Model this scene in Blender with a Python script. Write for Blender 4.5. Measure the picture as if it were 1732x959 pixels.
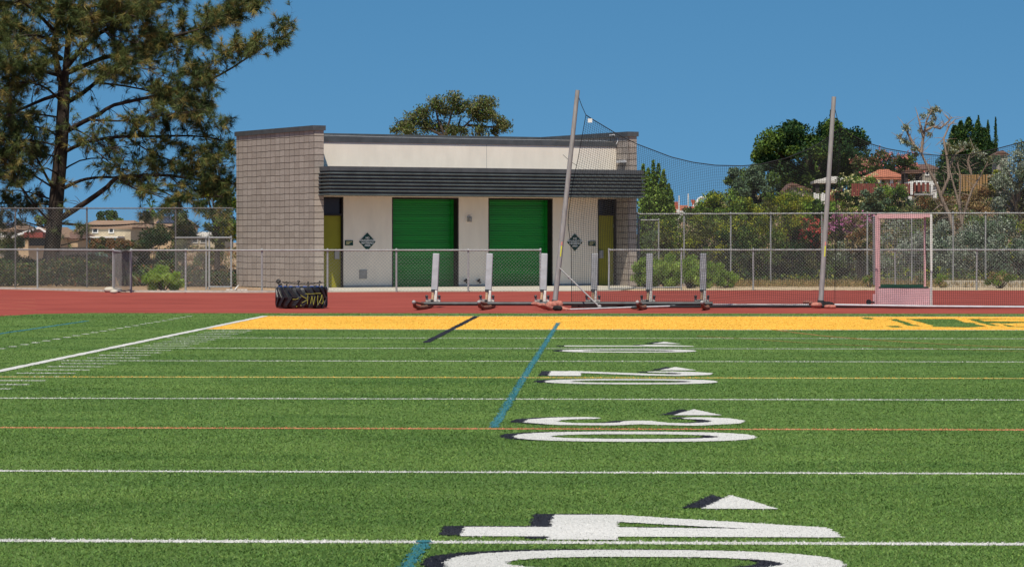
import bpy, bmesh, math, random
import numpy as np
from mathutils import Vector, Matrix, noise as mnoise

for o in list(bpy.data.objects): bpy.data.objects.remove(o)
C = bpy.context.scene.collection
scene = bpy.context.scene
R = math.radians

# ------------------------------------------------------------------ camera
EYE = 1.5; F = 5080.0; HY = 410.0; PSI = R(2.07)
cam = bpy.data.cameras.new('camera'); camo = bpy.data.objects.new('camera', cam); C.objects.link(camo)
camo.location = (0, 0, EYE); camo.rotation_euler = (R(90), 0, PSI)
cam.sensor_width = 36; cam.lens = F/1732*36; cam.shift_y = (HY-479.5)/1732
cam.clip_start = 0.5; cam.clip_end = 9000
scene.camera = camo

# ------------------------------------------------------------------ light
SUN_EL = 59.5; SUN_AZ = (-0.13, -1.0)
sd = Vector((SUN_AZ[0], SUN_AZ[1], 0)).normalized()*math.cos(R(SUN_EL)); sd.z = math.sin(R(SUN_EL))
sl = bpy.data.lights.new('sun', 'SUN'); sl.energy = 4.9; sl.angle = R(0.5); sl.color = (1.0, 0.93, 0.82)
so = bpy.data.objects.new('sun', sl); C.objects.link(so); so.rotation_euler = sd.to_track_quat('Z', 'Y').to_euler()
so.location = (-10, -30, 60)
w = bpy.data.worlds.new('World'); scene.world = w; w.use_nodes = True
nt = w.node_tree; nt.nodes.clear()
out = nt.nodes.new('ShaderNodeOutputWorld'); bg = nt.nodes.new('ShaderNodeBackground')
sky = nt.nodes.new('ShaderNodeTexSky'); sky.sky_type = 'NISHITA'; sky.sun_disc = False
sky.sun_elevation = R(SUN_EL); sky.sun_rotation = math.atan2(SUN_AZ[0], SUN_AZ[1])
sky.air_density = 1.0; sky.dust_density = 0.3; sky.ozone_density = 2.0; sky.altitude = 100
tc = nt.nodes.new('ShaderNodeTexCoord'); mp = nt.nodes.new('ShaderNodeMapping')
mp.inputs['Location'].default_value = (0, 0, 0.22); mp.inputs['Scale'].default_value = (1, 1, 1.0)
hs = nt.nodes.new('ShaderNodeHueSaturation'); hs.inputs['Saturation'].default_value = 1.31; hs.inputs['Value'].default_value = 1.04; hs.inputs['Hue'].default_value = 0.489
nt.links.new(tc.outputs['Generated'], mp.inputs['Vector']); nt.links.new(mp.outputs['Vector'], sky.inputs['Vector'])
nt.links.new(sky.outputs['Color'], hs.inputs['Color']); nt.links.new(hs.outputs['Color'], bg.inputs['Color'])
bg.inputs['Strength'].default_value = 0.10
nt.links.new(bg.outputs['Background'], out.inputs['Surface'])
scene.view_settings.view_transform = 'Standard'; scene.view_settings.look = 'None'
scene.view_settings.gamma = 1.0; scene.view_settings.exposure = 0.0
scene.view_settings.use_curve_mapping = False
scene.render.engine = 'CYCLES'
scene.cycles.max_bounces = 5; scene.cycles.diffuse_bounces = 3; scene.cycles.glossy_bounces = 2
scene.cycles.transparent_max_bounces = 4

# ------------------------------------------------------------------ placing
_rt = (math.cos(PSI), math.sin(PSI)); _fw = (-math.sin(PSI), math.cos(PSI))
def ray(px):
    k = (px-866)/F
    return (_fw[0]+k*_rt[0], _fw[1]+k*_rt[1])
def P(px, py, Y):
    """point of the place seen towards px, py and standing at distance Y down the field"""
    d = ray(px); t = Y/d[1]
    return Vector((d[0]*t, Y, EYE + (HY-py)/F*t))
def G(px, py, z=0.0):
    t = (EYE-z)*F/(py-HY); d = ray(px)
    return Vector((d[0]*t, d[1]*t, z))
def X(px, Y):
    d = ray(px); return d[0]/d[1]*Y
def Z(py, Y): return EYE + (HY-py)/F*Y

# ------------------------------------------------------------------ helpers
def tag(o, label=None, cat=None, group=None, kind=None):
    if label: o['label'] = label
    if cat: o['category'] = cat
    if group: o['group'] = group
    if kind: o['kind'] = kind
    return o
def empty(name, loc=(0, 0, 0), rz=0, label=None, cat=None, group=None):
    o = bpy.data.objects.new(name, None); C.objects.link(o); o.location = loc; o.rotation_euler = (0, 0, rz)
    o.empty_display_size = 0.2
    return tag(o, label, cat, group)
def copy_tree(o, parent=None):
    c = o.copy(); C.objects.link(c); c.parent = parent
    for ch in [x for x in bpy.data.objects if x.parent == o]:
        copy_tree(ch, c)
    return c

class MB:
    def __init__(s): s.v = []; s.f = []; s.m = []; s.sm = []; s.st = []
    def add(s, vs, fs, mi=0, smooth=False):
        b = len(s.v); s.st.append((b, len(s.f))); s.v += [tuple(p) for p in vs]
        for f in fs: s.f.append(tuple(b+i for i in f)); s.m.append(mi); s.sm.append(smooth)
        return s
    def box(s, x0, x1, y0, y1, z0, z1, mi=0, M=None):
        vs = [Vector((x, y, z)) for z in (z0, z1) for (x, y) in ((x0, y0), (x1, y0), (x1, y1), (x0, y1))]
        if M is not None: vs = [M @ p for p in vs]
        return s.add(vs, [(3, 2, 1, 0), (4, 5, 6, 7), (0, 1, 5, 4), (1, 2, 6, 5), (2, 3, 7, 6), (3, 0, 4, 7)], mi)
    def tube(s, pts, rad, n=8, mi=0, cap=True, smooth=True):
        pts = [Vector(p) for p in pts]
        if not isinstance(rad, (list, tuple)): rad = [rad]*len(pts)
        vs = []; prev = None
        for i, p in enumerate(pts):
            d = (pts[min(i+1, len(pts)-1)] - pts[max(i-1, 0)])
            if d.length < 1e-9: d = Vector((0, 0, 1))
            d.normalize()
            if prev is None:
                a = Vector((0, 0, 1)) if abs(d.z) < .9 else Vector((1, 0, 0))
                u = d.cross(a).normalized()
            else:
                u = prev - d*prev.dot(d)
                if u.length < 1e-6: u = d.orthogonal()
                u.normalize()
            prev = u; v = d.cross(u)
            for k in range(n):
                an = 2*math.pi*k/n
                vs.append(p + (u*math.cos(an)+v*math.sin(an))*rad[i])
        fs = []
        for i in range(len(pts)-1):
            for k in range(n):
                a = i*n+k; b = i*n+(k+1) % n
                fs.append((a, b, b+n, a+n))
        s.add(vs, fs, mi, smooth)
        if cap:
            b = len(s.v); k0 = len(s.st)
            s.add(vs[:n]+vs[-n:], [tuple(range(n-1, -1, -1)), tuple(range(n, 2*n))], mi); s.st.pop()
        return s
    def prism(s, poly, d0, d1, mi=0, M=None, axis='z'):
        n = len(poly)
        def pt(a, b, c):
            return Vector((a, b, c)) if axis == 'z' else (Vector((a, c, b)) if axis == 'y' else Vector((c, a, b)))
        vs = [pt(a, b, d0) for a, b in poly] + [pt(a, b, d1) for a, b in poly]
        if M is not None: vs = [M @ p for p in vs]
        fs = [tuple(range(n-1, -1, -1)), tuple(range(n, 2*n))] + [(i, (i+1) % n, (i+1) % n+n, i+n) for i in range(n)]
        return s.add(vs, fs, mi)
    def ball(s, c, r, nu=10, nv=7, mi=0, sx=1, sy=1, sz=1, jit=0, rnd=None):
        vs = []; fs = []
        for j in range(nv+1):
            th = math.pi*j/nv
            for i in range(nu):
                ph = 2*math.pi*i/nu
                k = 1+(rnd.uniform(-jit, jit) if rnd else 0)
                vs.append((c[0]+r*sx*k*math.sin(th)*math.cos(ph), c[1]+r*sy*k*math.sin(th)*math.sin(ph), c[2]+r*sz*k*math.cos(th)))
        for j in range(nv):
            for i in range(nu):
                a = j*nu+i; b = j*nu+(i+1) % nu
                fs.append((a, a+nu, b+nu, b))
        return s.add(vs, fs, mi, True)
    def each(s, name, mats, parent=None, bevel=0):
        """one object for every piece added"""
        st = s.st+[(len(s.v), len(s.f))]; r = []
        for (v0, f0), (v1, f1) in zip(st[:-1], st[1:]):
            q = MB(); q.v = s.v[v0:v1]; q.f = [tuple(i-v0 for i in f) for f in s.f[f0:f1]]; q.m = s.m[f0:f1]; q.sm = s.sm[f0:f1]
            r.append(q.build(name, mats, parent, bevel))
        return r
    def build(s, name, mats, parent=None, bevel=0):
        me = bpy.data.meshes.new(name); me.from_pydata(s.v, [], s.f)
        if not isinstance(mats, (list, tuple)): mats = [mats]
        for m in mats: me.materials.append(m)
        me.polygons.foreach_set('material_index', s.m)
        me.polygons.foreach_set('use_smooth', s.sm)
        bm = bmesh.new(); bm.from_mesh(me); bmesh.ops.recalc_face_normals(bm, faces=bm.faces); bm.to_mesh(me); bm.free()
        me.update()
        o = bpy.data.objects.new(name, me); C.objects.link(o)
        if parent: o.parent = parent
        if bevel:
            b = o.modifiers.new('bevel', 'BEVEL'); b.width = bevel; b.segments = 2; b.limit_method = 'ANGLE'
        return o

def np_mesh(name, verts, nper, mats, midx=None, parent=None, smooth=False):
    """a mesh of separate polygons, nper vertices each"""
    nv = len(verts); nf = nv//nper
    me = bpy.data.meshes.new(name)
    me.vertices.add(nv); me.vertices.foreach_set('co', np.ascontiguousarray(verts, dtype=np.float32).ravel())
    me.loops.add(nv); me.loops.foreach_set('vertex_index', np.arange(nv, dtype=np.int32))
    me.polygons.add(nf); me.polygons.foreach_set('loop_start', np.arange(0, nv, nper, dtype=np.int32))
    if not isinstance(mats, (list, tuple)): mats = [mats]
    for m in mats: me.materials.append(m)
    if midx is not None: me.polygons.foreach_set('material_index', np.asarray(midx, dtype=np.int32))
    me.update(calc_edges=True); me.validate()
    o = bpy.data.objects.new(name, me); C.objects.link(o)
    if parent: o.parent = parent
    return o

# ------------------------------------------------------------------ materials
def mat(name, col, rough=0.8, amp=0.15, scale=6.0, bump=0.0, bscale=None, metal=0.0, spec=0.3, col2=None, island=0.0,
        stretch=(1, 1, 1), detail=4, trans=0.0):
    m = bpy.data.materials.new(name); m.use_nodes = True; t = m.node_tree; b = t.nodes['Principled BSDF']
    b.inputs['Roughness'].default_value = rough; b.inputs['Metallic'].default_value = metal
    b.inputs['Specular IOR Level'].default_value = spec
    co = t.nodes.new('ShaderNodeTexCoord'); ma = t.nodes.new('ShaderNodeMapping'); ma.inputs['Scale'].default_value = stretch
    t.links.new(co.outputs['Object'], ma.inputs['Vector'])
    n = t.nodes.new('ShaderNodeTexNoise'); n.inputs['Scale'].default_value = scale; n.inputs['Detail'].default_value = detail
    n.inputs['Roughness'].default_value = 0.65
    t.links.new(ma.outputs['Vector'], n.inputs['Vector'])
    r = t.nodes.new('ShaderNodeValToRGB')
    c2 = col2 if col2 else tuple(min(1, c*(1+amp)) for c in col)
    c1 = col if col2 else tuple(c*(1-amp) for c in col)
    r.color_ramp.elements[0].position = 0.33; r.color_ramp.elements[1].position = 0.67
    r.color_ramp.elements[0].color = (*c1, 1); r.color_ramp.elements[1].color = (*c2, 1)
    t.links.new(n.outputs['Fac'], r.inputs['Fac']); last = r.outputs['Color']
    if island:
        g = t.nodes.new('ShaderNodeNewGeometry'); h = t.nodes.new('ShaderNodeHueSaturation')
        mr = t.nodes.new('ShaderNodeMapRange'); mr.inputs['To Min'].default_value = 1-island; mr.inputs['To Max'].default_value = 1+island
        t.links.new(g.outputs['Random Per Island'], mr.inputs['Value']); t.links.new(mr.outputs['Result'], h.inputs['Value'])
        wn = t.nodes.new('ShaderNodeTexWhiteNoise'); wn.noise_dimensions = '1D'; t.links.new(g.outputs['Random Per Island'], wn.inputs['W'])
        mr2 = t.nodes.new('ShaderNodeMapRange'); mr2.inputs['To Min'].default_value = 0.48; mr2.inputs['To Max'].default_value = 0.52
        t.links.new(wn.outputs['Value'], mr2.inputs['Value']); t.links.new(mr2.outputs['Result'], h.inputs['Hue'])
        t.links.new(last, h.inputs['Color']); last = h.outputs['Color']
    t.links.new(last, b.inputs['Base Color'])
    if bump:
        n2 = t.nodes.new('ShaderNodeTexNoise'); n2.inputs['Scale'].default_value = bscale or scale*4; n2.inputs['Detail'].default_value = 6
        t.links.new(ma.outputs['Vector'], n2.inputs['Vector'])
        bp = t.nodes.new('ShaderNodeBump'); bp.inputs['Strength'].default_value = bump; bp.inputs['Distance'].default_value = 0.02
        t.links.new(n2.outputs['Fac'], bp.inputs['Height']); t.links.new(bp.outputs['Normal'], b.inputs['Normal'])
    if trans:
        tr = t.nodes.new('ShaderNodeBsdfTranslucent'); t.links.new(last, tr.inputs['Color'])
        mx = t.nodes.new('ShaderNodeMixShader'); mx.inputs['Fac'].default_value = trans
        t.links.new(b.outputs['BSDF'], mx.inputs[1]); t.links.new(tr.outputs['BSDF'], mx.inputs[2])
        t.links.new(mx.outputs['Shader'], t.nodes['Material Output'].inputs['Surface'])
    return m

def field_mat(name, c_lo, c_hi, fine=0.35, rough=0.9, fscale=(70, 22, 1)):
    """turf or track sheet: broad uneven wear plus fine grain"""
    m = bpy.data.materials.new(name); m.use_nodes = True; t = m.node_tree; b = t.nodes['Principled BSDF']
    b.inputs['Roughness'].default_value = rough; b.inputs['Specular IOR Level'].default_value = 0.15
    co = t.nodes.new('ShaderNodeTexCoord')
    def nz(sc, st, det=4):
        ma = t.nodes.new('ShaderNodeMapping'); ma.inputs['Scale'].default_value = st; t.links.new(co.outputs['Object'], ma.inputs['Vector'])
        n = t.nodes.new('ShaderNodeTexNoise'); n.inputs['Scale'].default_value = sc; n.inputs['Detail'].default_value = det
        n.inputs['Roughness'].default_value = .7
        t.links.new(ma.outputs['Vector'], n.inputs['Vector']); return n
    big = nz(0.55, (.55, 1.1, 1), 8); r = t.nodes.new('ShaderNodeValToRGB')
    r.color_ramp.elements[0].position = .36; r.color_ramp.elements[1].position = .64
    r.color_ramp.elements[0].color = (*c_lo, 1); r.color_ramp.elements[1].color = (*c_hi, 1)
    t.links.new(big.outputs['Fac'], r.inputs['Fac'])
    fn = nz(1.0, fscale, 3); mr = t.nodes.new('ShaderNodeMapRange')
    mr.inputs['From Min'].default_value = .3; mr.inputs['From Max'].default_value = .7
    mr.inputs['To Min'].default_value = 1-fine; mr.inputs['To Max'].default_value = 1+fine
    t.links.new(fn.outputs['Fac'], mr.inputs['Value'])
    h = t.nodes.new('ShaderNodeHueSaturation'); t.links.new(mr.outputs['Result'], h.inputs['Value'])
    t.links.new(r.outputs['Color'], h.inputs['Color']); t.links.new(h.outputs['Color'], b.inputs['Base Color'])
    bp = t.nodes.new('ShaderNodeBump'); bp.inputs['Strength'].default_value = .5; bp.inputs['Distance'].default_value = .01
    t.links.new(fn.outputs['Fac'], bp.inputs['Height']); t.links.new(bp.outputs['Normal'], b.inputs['Normal'])
    return m

M = {}
M['turf'] = field_mat('turf', (.056, .114, .020), (.120, .192, .042), .40)
M['track'] = field_mat('track_rubber', (.24, .048, .033), (.34, .072, .050), .22, fscale=(.8, 14, 1))
M['white_paint'] = field_mat('white_paint', (.52, .51, .47), (.62, .60, .56), .2)
M['black_paint'] = field_mat('black_paint', (.012, .012, .018), (.03, .03, .036), .4)
M['yellow_paint'] = field_mat('yellow_paint', (.72, .395, .048), (.82, .46, .065), .18)
M['yellow_line'] = field_mat('yellow_line', (.72, .50, .16), (.82, .58, .2), .16)
M['blue_paint'] = field_mat('blue_paint', (.03, .14, .16), (.05, .18, .21), .3)
M['orange_paint'] = field_mat('orange_paint', (.55, .20, .10), (.65, .27, .14), .25)
M['orange_faint'] = field_mat('orange_faint', (.26, .16, .05), (.33, .17, .06), .25)
M['white_faint'] = field_mat('white_faint', (.20, .30, .13), (.36, .43, .26), .25)
BL = dict(amp=.2, scale=.8, detail=6, rough=.55, spec=.3)
M['b_green'] = mat('turf_green', (.072, .142, .023), col2=(.152, .242, .048), island=.4, stretch=(.45, 1.3, 1), **{k: v for k, v in BL.items() if k != 'amp'})
M['b_white'] = mat('turf_white', (.62, .60, .56), island=.2, **BL)
M['b_black'] = mat('turf_black', (.018, .018, .024), island=.5, **BL)
M['b_yellow'] = mat('turf_yellow', (.80, .45, .063), island=.15, **BL)
M['b_blue'] = mat('turf_blue', (.03, .17, .22), island=.3, **BL)
M['b_orange'] = mat('turf_orange', (.60, .24, .12), island=.3, **BL)
M['dirt'] = mat('dry_dirt', (.22, .13, .075), rough=.95, scale=.6, bump=.6, bscale=9, col2=(.46, .33, .20), detail=10)
M['concrete'] = mat('concrete', (.50, .45, .36), rough=.9, scale=2, amp=.12, bump=.2)
M['kerb'] = mat('kerb_concrete', (.5, .46, .40), rough=.9, scale=5, amp=.2, bump=.3)
M['galv'] = mat('galvanised_steel', (.34, .34, .33), rough=.6, metal=.0, scale=9, amp=.15)
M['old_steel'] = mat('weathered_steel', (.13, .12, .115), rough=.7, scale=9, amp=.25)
M['wire'] = mat('galvanised_wire', (.29, .285, .27), rough=.55, metal=.2, scale=3, amp=.15)
M['stucco'] = mat('cream_stucco', (.83, .74, .61), rough=.92, scale=1.1, amp=.06, bump=.25, bscale=60, stretch=(2.2, 1, .7), detail=8)
M['charcoal'] = mat('charcoal_metal', (.072, .086, .086), rough=.5, scale=3, amp=.25, spec=.5)
M['cap'] = mat('charcoal_cap', (.070, .075, .078), rough=.55, scale=3, amp=.2, spec=.4)
M['frame_dark'] = mat('dark_bronze_frame', (.022, .018, .016), rough=.6, scale=3, amp=.2)
M['green_door'] = mat('green_enamel', (.006, .215, .020), rough=.32, scale=1.5, amp=.28, spec=.5, stretch=(.12, 1, 9), detail=6)
M['olive_door'] = mat('olive_enamel', (.27, .25, .014), rough=.5, scale=2, amp=.08)
M['glass_dark'] = mat('dark_glass', (.008, .009, .011), rough=.25, scale=2, amp=.2, spec=.5)
M['sign_green'] = mat('sign_green', (.004, .045, .038), rough=.5, scale=8, amp=.1)
M['sign_white'] = mat('sign_white', (.75, .75, .72), rough=.6, scale=8, amp=.05)
M['grey_metal'] = mat('grey_metal', (.33, .32, .30), rough=.6, scale=8, amp=.15)
M['rubber'] = mat('tyre_rubber', (.016, .015, .015), rough=.42, scale=5, amp=.4, spec=.5, bump=.1)
M['blue_strap'] = mat('blue_paint_mark', (.02, .08, .3), rough=.6)
M['yellow_mark'] = mat('yellow_paint_mark', (.36, .34, .06), rough=.7, scale=20, amp=.3)
M['pad_grey'] = mat('grey_vinyl_pad', (.40, .41, .42), rough=.6, scale=5, amp=.14, bump=.15)
M['pad_white'] = mat('white_vinyl', (.68, .66, .60), rough=.6, scale=9, amp=.2)
M['bracket_grey'] = mat('worn_bracket', (.45, .42, .37), rough=.6, scale=14, amp=.5)
M['rust'] = mat('rusty_steel', (.22, .09, .05), rough=.75, scale=14, amp=.5)
M['dark_steel'] = mat('dark_steel', (.045, .050, .050), rough=.5, scale=6, amp=.4, spec=.5)
M['cream_steel'] = mat('cream_cylinder', (.62, .44, .26), rough=.5, scale=12, amp=.35)
M['mast'] = mat('weathered_mast', (.31, .295, .28), rough=.55, metal=.0, scale=5, amp=.2, stretch=(4, 4, .6))
M['sticker'] = mat('yellow_sticker', (.75, .75, .04), rough=.5)
M['sticker_red'] = mat('red_sticker', (.7, .25, .2), rough=.5)
M['sandbag'] = mat('salmon_sandbag', (.42, .165, .12), rough=.9, scale=16, amp=.35, bump=.5)
M['black_cloth'] = mat('black_cloth', (.02, .018, .018), rough=.9, scale=9, amp=.4)
M['net'] = mat('black_netting', (.018, .018, .02), rough=.8, scale=3, amp=.2)
M['white_pipe'] = mat('white_pipe', (.52, .52, .52), rough=.4, scale=10, amp=.12)
M['pink'] = mat('faded_pink_paint', (.74, .43, .43), rough=.6, scale=6, amp=.08)
M['pink_board'] = mat('faded_pink_board', (.86, .53, .54), rough=.7, scale=3, amp=.06)
M['white_post'] = mat('white_post', (.78, .76, .70), rough=.5, scale=6, amp=.05)
M['dkgreen'] = mat('dark_green_trim', (.008, .07, .04), rough=.6)
M['bark'] = mat('pine_bark', (.014, .011, .009), rough=.95, scale=7, bump=.9, bscale=14, col2=(.055, .038, .027), stretch=(1, 1, .3))
M['bark_light'] = mat('eucalyptus_bark', (.17, .12, .085), rough=.9, scale=4, bump=.4, col2=(.38, .29, .22), stretch=(1, 1, .4))
M['twig'] = mat('twig_bark', (.075, .056, .042), rough=.9, scale=4, amp=.4)
def leaf(name, a, b, island=.4, scale=1.2): M[name] = mat(name, a, rough=.6, scale=scale, col2=b, island=island, spec=.25, detail=3, trans=.18)
leaf('needle', (.028, .055, .016), (.150, .180, .050), .6, .9)
leaf('needle_gold', (.20, .16, .04), (.36, .29, .09), .4, 1.5)
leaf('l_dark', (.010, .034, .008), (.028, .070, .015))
leaf('l_mid', (.055, .105, .014), (.125, .190, .028))
leaf('l_yellow', (.18, .22, .014), (.40, .40, .035))
leaf('l_bright', (.125, .225, .022), (.25, .36, .055))
leaf('l_fresh', (.22, .32, .05), (.36, .46, .10))
leaf('l_grey', (.070, .120, .060), (.15, .215, .12))
leaf('l_silver', (.18, .22, .15), (.42, .46, .35))
leaf('l_olive', (.060, .070, .018), (.15, .145, .045))
leaf('l_euc', (.065, .075, .026), (.19, .18, .070))
leaf('l_dry', (.24, .16, .06), (.42, .31, .14))
leaf('l_brown', (.12, .055, .02), (.26, .13, .04))
leaf('l_blue', (.10, .18, .15), (.17, .27, .22))
leaf('f_pink', (.50, .15, .12), (.70, .30, .25), .25)
leaf('f_magenta', (.46, .12, .27), (.62, .26, .40), .2)
leaf('f_red', (.45, .04, .04), (.6, .10, .08), .2)
leaf('f_cream', (.62, .56, .22), (.80, .75, .42), .15)
leaf('f_orange', (.55, .30, .05), (.70, .42, .12), .2)

def block_mat(name, axis):
    m = bpy.data.materials.new(name); m.use_nodes = True; t = m.node_tree; b = t.nodes['Principled BSDF']
    b.inputs['Roughness'].default_value = .92; b.inputs['Specular IOR Level'].default_value = .15
    co = t.nodes.new('ShaderNodeTexCoord'); sp = t.nodes.new('ShaderNodeSeparateXYZ'); cb = t.nodes.new('ShaderNodeCombineXYZ')
    t.links.new(co.outputs['Object'], sp.inputs['Vector'])
    # slumped courses: joints wander a little
    n0 = t.nodes.new('ShaderNodeTexNoise'); n0.inputs['Scale'].default_value = 1.7; t.links.new(co.outputs['Object'], n0.inputs['Vector'])
    ad = t.nodes.new('ShaderNodeMath'); ad.operation = 'MULTIPLY_ADD'; ad.inputs[1].default_value = .05
    t.links.new(n0.outputs['Fac'], ad.inputs[0]); t.links.new(sp.outputs['Z'], ad.inputs[2])
    t.links.new(sp.outputs[axis], cb.inputs['X']); t.links.new(ad.outputs['Value'], cb.inputs['Y'])
    br = t.nodes.new('ShaderNodeTexBrick'); t.links.new(cb.outputs['Vector'], br.inputs['Vector'])
    br.inputs['Scale'].default_value = 1; br.inputs['Brick Width'].default_value = .395; br.inputs['Row Height'].default_value = .208
    br.inputs['Mortar Size'].default_value = .013; br.inputs['Mortar Smooth'].default_value = .4; br.offset = .0
    br.inputs['Color1'].default_value = (.33, .282, .238, 1); br.inputs['Color2'].default_value = (.405, .350, .298, 1)
    br.inputs['Mortar'].default_value = (.075, .058, .049, 1)
    nz = t.nodes.new('ShaderNodeTexNoise'); nz.inputs['Scale'].default_value = 14; nz.inputs['Detail'].default_value = 8
    t.links.new(co.outputs['Object'], nz.inputs['Vector'])
    mr = t.nodes.new('ShaderNodeMapRange'); mr.inputs['To Min'].default_value = .72; mr.inputs['To Max'].default_value = 1.28
    t.links.new(nz.outputs['Fac'], mr.inputs['Value'])
    h = t.nodes.new('ShaderNodeHueSaturation'); t.links.new(mr.outputs['Result'], h.inputs['Value']); t.links.new(br.outputs['Color'], h.inputs['Color'])
    t.links.new(h.outputs['Color'], b.inputs['Base Color'])
    iv = t.nodes.new('ShaderNodeMath'); iv.operation = 'SUBTRACT'; iv.inputs[0].default_value = 1; t.links.new(br.outputs['Fac'], iv.inputs[1])
    ad2 = t.nodes.new('ShaderNodeMath'); ad2.operation = 'MULTIPLY_ADD'; ad2.inputs[1].default_value = .4
    t.links.new(nz.outputs['Fac'], ad2.inputs[0]); t.links.new(iv.outputs['Value'], ad2.inputs[2])
    bp = t.nodes.new('ShaderNodeBump'); bp.inputs['Strength'].default_value = .8; bp.inputs['Distance'].default_value = .02
    t.links.new(ad2.outputs['Value'], bp.inputs['Height']); t.links.new(bp.outputs['Normal'], b.inputs['Normal'])
    return m
M['block_y'] = block_mat('split_block_side', 'Y'); M['block_x'] = block_mat('split_block_front', 'X')

# ------------------------------------------------------------------ ground
def sm(t): t = max(0., min(1., t)); return t*t*(3-2*t)
def terrain(x, y):
    z = -0.03
    if y > 100:
        r = sm((x+2)/9.)*sm((y-104)/70.)*4.2
        l = sm((2-x)/8.)
        z += r + l*(-1.3*sm((y-106)/25.)*(1-sm((y-140)/80.)) + 0.9*sm((y-170)/70.))
        if y > 260: z += (1-l)*0.3
        z += 0.25*mnoise.noise(Vector((x*.15, y*.15, 0)))*sm((y-106)/20.)
    return z
def build_ground():
    xs = [-3000, -900, -300, -120]+[-60+i*2.5 for i in range(49)]+[120, 300, 900, 3000]
    ys = [-200, -40, 0, 30, 60, 90]+[100+i*3 for i in range(70)]+[340, 420, 600, 1200, 4000]
    nx = len(xs); vs = [(x, y, terrain(x, y)) for y in ys for x in xs]
    fs = [(j*nx+i, j*nx+i+1, (j+1)*nx+i+1, (j+1)*nx+i) for j in range(len(ys)-1) for i in range(nx-1)]
    m = MB(); m.add(vs, fs, 0, True); tag(m.build('ground', M['dirt']), kind='structure')
build_ground()
def sheet(name, poly, z, m, kind='structure'):
    b = MB(); b.add([(x, y, z) for x, y in poly], [tuple(range(len(poly)))]); return tag(b.build(name, m), kind=kind)
# running track: the wide end bend, its outer edge curving away on the left
trk = [(-60, 50), (60, 50), (60, 95.3), (5, 95.0), (X(1055, 94), 94), (X(920, 92.6), 92.6), (X(600, 91.2), 91.2), (X(420, 89.6), 89.6), (X(200, 90.3), 90.3),
       (X(60, 94.5), 94.5), (X(-80, 98), 98), (-60, 108)]
sheet('running_track', trk, -.012, M['track'])
turf = [(-60, -20), (60, -20), (60, 63.3), (0, 63.5), (X(160, 63.5), 63.5), (X(60, 62.6), 62.6), (X(0, 60.5), 60.5), (X(-60, 58), 58), (-60, 40)]
sheet('turf_field', turf, 0.0, M['turf'])
# track kerb along the fence on the left and lane lines in the bend
def ribbon(name, pts, wd, z, m, jit=0.0, step=.3, seed=1, clip=None):
    rnd = random.Random(seed); b = MB(); L = []
    for (x0, y0), (x1, y1) in zip(pts[:-1], pts[1:]):
        n = max(1, int(math.hypot(x1-x0, y1-y0)/step))
        for i in range(n): L.append((x0+(x1-x0)*i/n, y0+(y1-y0)*i/n))
    L.append(pts[-1]); vs = []
    for i, (x, y) in enumerate(L):
        a = L[max(0, i-1)]; c = L[min(len(L)-1, i+1)]; dx, dy = c[0]-a[0], c[1]-a[1]; q = math.hypot(dx, dy) or 1
        nx, ny = -dy/q, dx/q
        vs += [(x+nx*(wd/2+rnd.uniform(-jit, jit)), y+ny*(wd/2+rnd.uniform(-jit, jit)), z),
               (x-nx*(wd/2+rnd.uniform(-jit, jit)), y-ny*(wd/2+rnd.uniform(-jit, jit)), z)]
    b.add(vs, [(2*i, 2*i+2, 2*i+3, 2*i+1) for i in range(len(L)-1)])
    return tag(b.build(name, m), kind='structure')
for i, (ya, yb) in enumerate([(503, 511), (507, 517), (512, 523), (518, 531)]):
    p = [(G(-40, ya).x, G(-40, ya).y), (G(60, (ya+yb)/2-1).x, G(60, (ya+yb)/2-1).y), (G(200, yb-9).x, G(200, yb-9).y)]
    ribbon('lane_line', p[:2] if i < 3 else p[:2], .05, -.008, M['orange_paint'], .015)
kb = MB()
kpts = [(X(-80, 98), 98), (X(60, 94.5), 94.5), (X(200, 90.3), 90.3), (X(420, 89.6), 89.6), (X(560, 90.9), 90.9)]
for a, c in zip(kpts[:-1], kpts[1:]):
    d = Vector((c[0]-a[0], c[1]-a[1], 0)); n = Vector((-d.y, d.x, 0)).normalized()*.16
    A = Vector((*a, 0)); B = Vector((*c, 0))
    kb.add([A, B, B+n, A+n]+[p+Vector((0, 0, .05)) for p in (A, B, B+n, A+n)], [(4, 5, 6, 7), (0, 1, 5, 4), (3, 2, 6, 7)])
tag(kb.build('kerb', M['kerb']), kind='structure')

# ------------------------------------------------------------------ field markings
LINES = {5*k: 15.0+4.572*(8-k) for k in range(9)}      # yard number -> distance; goal line = 0
GL = LINES[0]; BACK = GL+9.3
SIDE = -7.22
def segd(a, b, p, q):
    dx, dy = q[0]-p[0], q[1]-p[1]; t = np.clip(((a-p[0])*dx+(b-p[1])*dy)/(dx*dx+dy*dy+1e-12), 0, 1)
    return np.hypot(a-p[0]-t*dx, b-p[1]-t*dy)
def stroke(a, b, pts, h):
    d = np.full(np.shape(a), 9.)
    for p, q in zip(pts[:-1], pts[1:]): d = np.minimum(d, segd(a, b, p, q))
    return d < h
def inpoly(a, b, poly):
    r = np.zeros(np.shape(a), bool); n = len(poly)
    for i in range(n):
        x0, y0 = poly[i]; x1, y1 = poly[(i+1) % n]
        if y0 == y1: continue
        c = ((y0 > b) != (y1 > b)) & (a < (x1-x0)*(b-y0)/(y1-y0)+x0); r ^= c
    return r
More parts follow.
